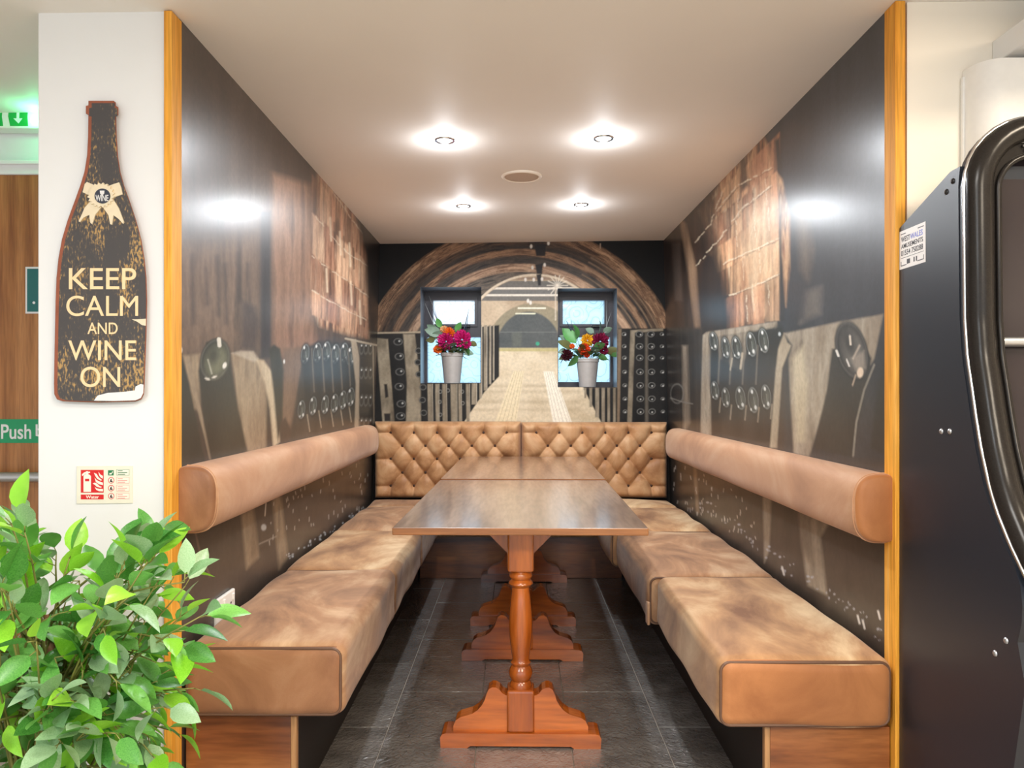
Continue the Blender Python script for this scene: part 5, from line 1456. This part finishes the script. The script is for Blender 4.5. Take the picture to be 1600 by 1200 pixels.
while len(targets) < 190 and tries < 60000:
    tries += 1
    px, py = rnd.uniform(-80, 320), rnd.uniform(800, 1230)
    if not inside(px, py): continue
    d = PD+rnd.triangular(-.30, .30, -.08)
    q = Q(px, py, d)
    if q.y > WD-.08 and q.x > -1.3: continue
    if any((q-o_).length < .04 for o_ in targets): continue
    targets.append(q)
for tq in targets:
    h0 = hub+Vector((rnd.uniform(-.05, .05), rnd.uniform(-.05, .05), rnd.uniform(-.38, .03)))
    if tq.z < hub.z-.1: h0.z = min(hub.z, tq.z+rnd.uniform(.0, .15))
    mid = (h0+tq)/2+Vector((rnd.uniform(-.03, .03), rnd.uniform(-.03, .03), rnd.uniform(.0, .05)))
    pts = [h0*(1-t)**2+mid*2*t*(1-t)+tq*t*t for t in (0, .2, .4, .6, .8, 1)]
    add_tube(pts, [.0035, .003, .0026, .0022, .0018, .0012])
    axis = (pts[-1]-pts[-3]).normalized()
    for k in range(rnd.choice((4, 5, 5, 6))):
        t = rnd.uniform(.62, 1.0) if k else 1.0
        i = min(4, int(t*5)); fr = t*5-i
        b = pts[i]*(1-fr)+pts[i+1]*fr
        sd_v = Vector((rnd.uniform(-1, 1), rnd.uniform(-1, 1), rnd.uniform(-.9, .7)))
        dr = (axis*rnd.uniform(.4, .9)+sd_v*.75); dr.z -= .12
        if tq.z > .82: dr.z += .5
        dr.normalize()
        b2_ = b+dr*.016
        add_tube([b, b2_], [.0012, .001], 4)
        leaves.append((b2_, dr, rnd.uniform(.056, .084), rnd.uniform(-.9, .9), rnd.choices((0, 1, 2), (5, 2.2, 3.4))[0]))
leaves.sort(key=lambda l: (l[0]-Vector((0, 0, CH))).length)
leaves = [l for l in leaves if (l[0]+l[1]*l[2]).y < WD-.01]
protos = {}
def leaf_mesh(kind, var):
    if (kind, var) in protos: return protos[(kind, var)]
    v, f = leaf_data((0, 0, 0), (1, 0, 0), 1.0, (.52, .60, .46)[var], 0, (.10, .22, .34)[var], 6)
    me = bpy.data.meshes.new('leaf'); me.from_pydata([tuple(q) for q in v], [], f); me.materials.append(LM[kind])
    me.polygons.foreach_set('use_smooth', [True]*len(me.polygons)); protos[(kind, var)] = me
    return me
def visible_rank(l):
    p = l[0]; px = VX+p.x*FPX/p.y; py = VY-(p.z-CH)*FPX/p.y
    return 0 if (-30 < px < 360 and py < 1225) else 1
leaves.sort(key=lambda l: visible_rank(l))
rest_v, rest_f, rest_m = [], [], []
for k, (b, dr, L, roll, kind) in enumerate(leaves):
    mtx = Matrix.Translation(b-PO) @ dr.to_track_quat('X', 'Z').to_matrix().to_4x4() @ Matrix.Rotation(roll, 4, 'X') @ Matrix.Scale(L, 4)
    me = leaf_mesh(kind, k % 3)
    if k < 300:
        o = bpy.data.objects.new('leaf', me); COL.objects.link(o); o.parent = e; o.matrix_local = mtx
    else:
        bb = len(rest_v); rest_v += [mtx @ v.co for v in me.vertices]
        rest_f += [tuple(bb+i for i in p.vertices) for p in me.polygons]; rest_m += [kind]*len(me.polygons)
if rest_v:
    o = mesh('inner_leaves', rest_v, rest_f, LM[0], e, True)
    o.data.materials.append(LM[1]); o.data.materials.append(LM[2])
    o.data.polygons.foreach_set('material_index', rest_m); tag(o, kind='stuff')
tag(mesh('twigs', twV, twF, M['twig'], e, True), kind='stuff')

# ------------------------------------------------------------------ hang the small pieces under the part they belong to
bpy.context.view_layer.update()
def centre(o):
    b = [o.matrix_world @ Vector(c) for c in o.bound_box]
    return sum(b, Vector())/8
def base_name(o): return o.name.split('.')[0]
RULES = {'seat_cushion': {'piping': 'cover', 'torn_flap': 'cover'}, 'bolster_backrest': {'piping': 'cover'}, 'tufted_backrest': {'button': 'tufted_cover'},
         'trestle_table': {'scroll_bracket': 'foot_bar', 'base_block': 'foot_bar', 'corbel': 'top_block', 'cleat': 'tabletop'},
         'bottle_sign': {'lettering': 'painted_face', 'worn_patch': 'painted_face', 'badge_lettering': 'rosette_badge', 'glass_emblem': 'rosette_badge', 'ribbon_tail': 'ribbon_band'},
         'fire_sign': {'extinguisher_symbol': 'red_panel', 'label_symbol': 'red_panel', 'flame_symbol': 'red_panel', 'lettering': 'red_strip', 'tick_symbol': 'green_panel',
                       'ban_field': 'ban_ring', 'ban_symbol': 'ban_ring', 'text_field': 'text_box', 'text_line': 'text_box'},
         'game_machine': {'sticker_lettering': 'sticker', 'sticker_rule': 'sticker', 'bolt': 'cabinet', 'chrome_trim': 'bezel', 'grille_slot': 'fascia', 'inner_trim': 'fascia', 'cross_bar': 'glass_screen'},
         'power_socket': {'rocker': 'plate', 'pin_slot': 'plate'}, 'flower_pot': {'pot_rim': 'pot', 'filling': 'pot', 'flower_stem': 'flower', 'leaf_stem': 'leaf'},
         'exit_sign': {'arrow': 'green_panel', 'status_led': 'housing'}, 'push_sign': {'lettering': 'plate'}, 'door_notice': {'print': 'sheet', 'print_dot': 'sheet'},
         'bench_base': {'edge_strip': 'end_panel'}}
for t in [o for o in bpy.data.objects if o.parent is None and base_name(o) in RULES]:
    rule = RULES[base_name(t)]; kids = list(t.children)
    cen = {k: centre(k) for k in kids if k.type == 'MESH'}
    jobs = []
    for k in kids:
        if k.type != 'MESH' or base_name(k) not in rule: continue
        cand = [p for p in kids if base_name(p) == rule[base_name(k)]]
        if base_name(k) in ('lettering', 'worn_patch', 'arrow') and len(cand) > 1: cand.sort(key=lambda p: (cen[p]-cen[k]).length)
        if cand: jobs.append((k, min(cand, key=lambda p: (cen[p]-cen[k]).length)))
    for k, p in jobs:
        mw = k.matrix_world.copy(); k.parent = p
        k.matrix_parent_inverse = p.matrix_world.inverted(); k.matrix_basis = mw
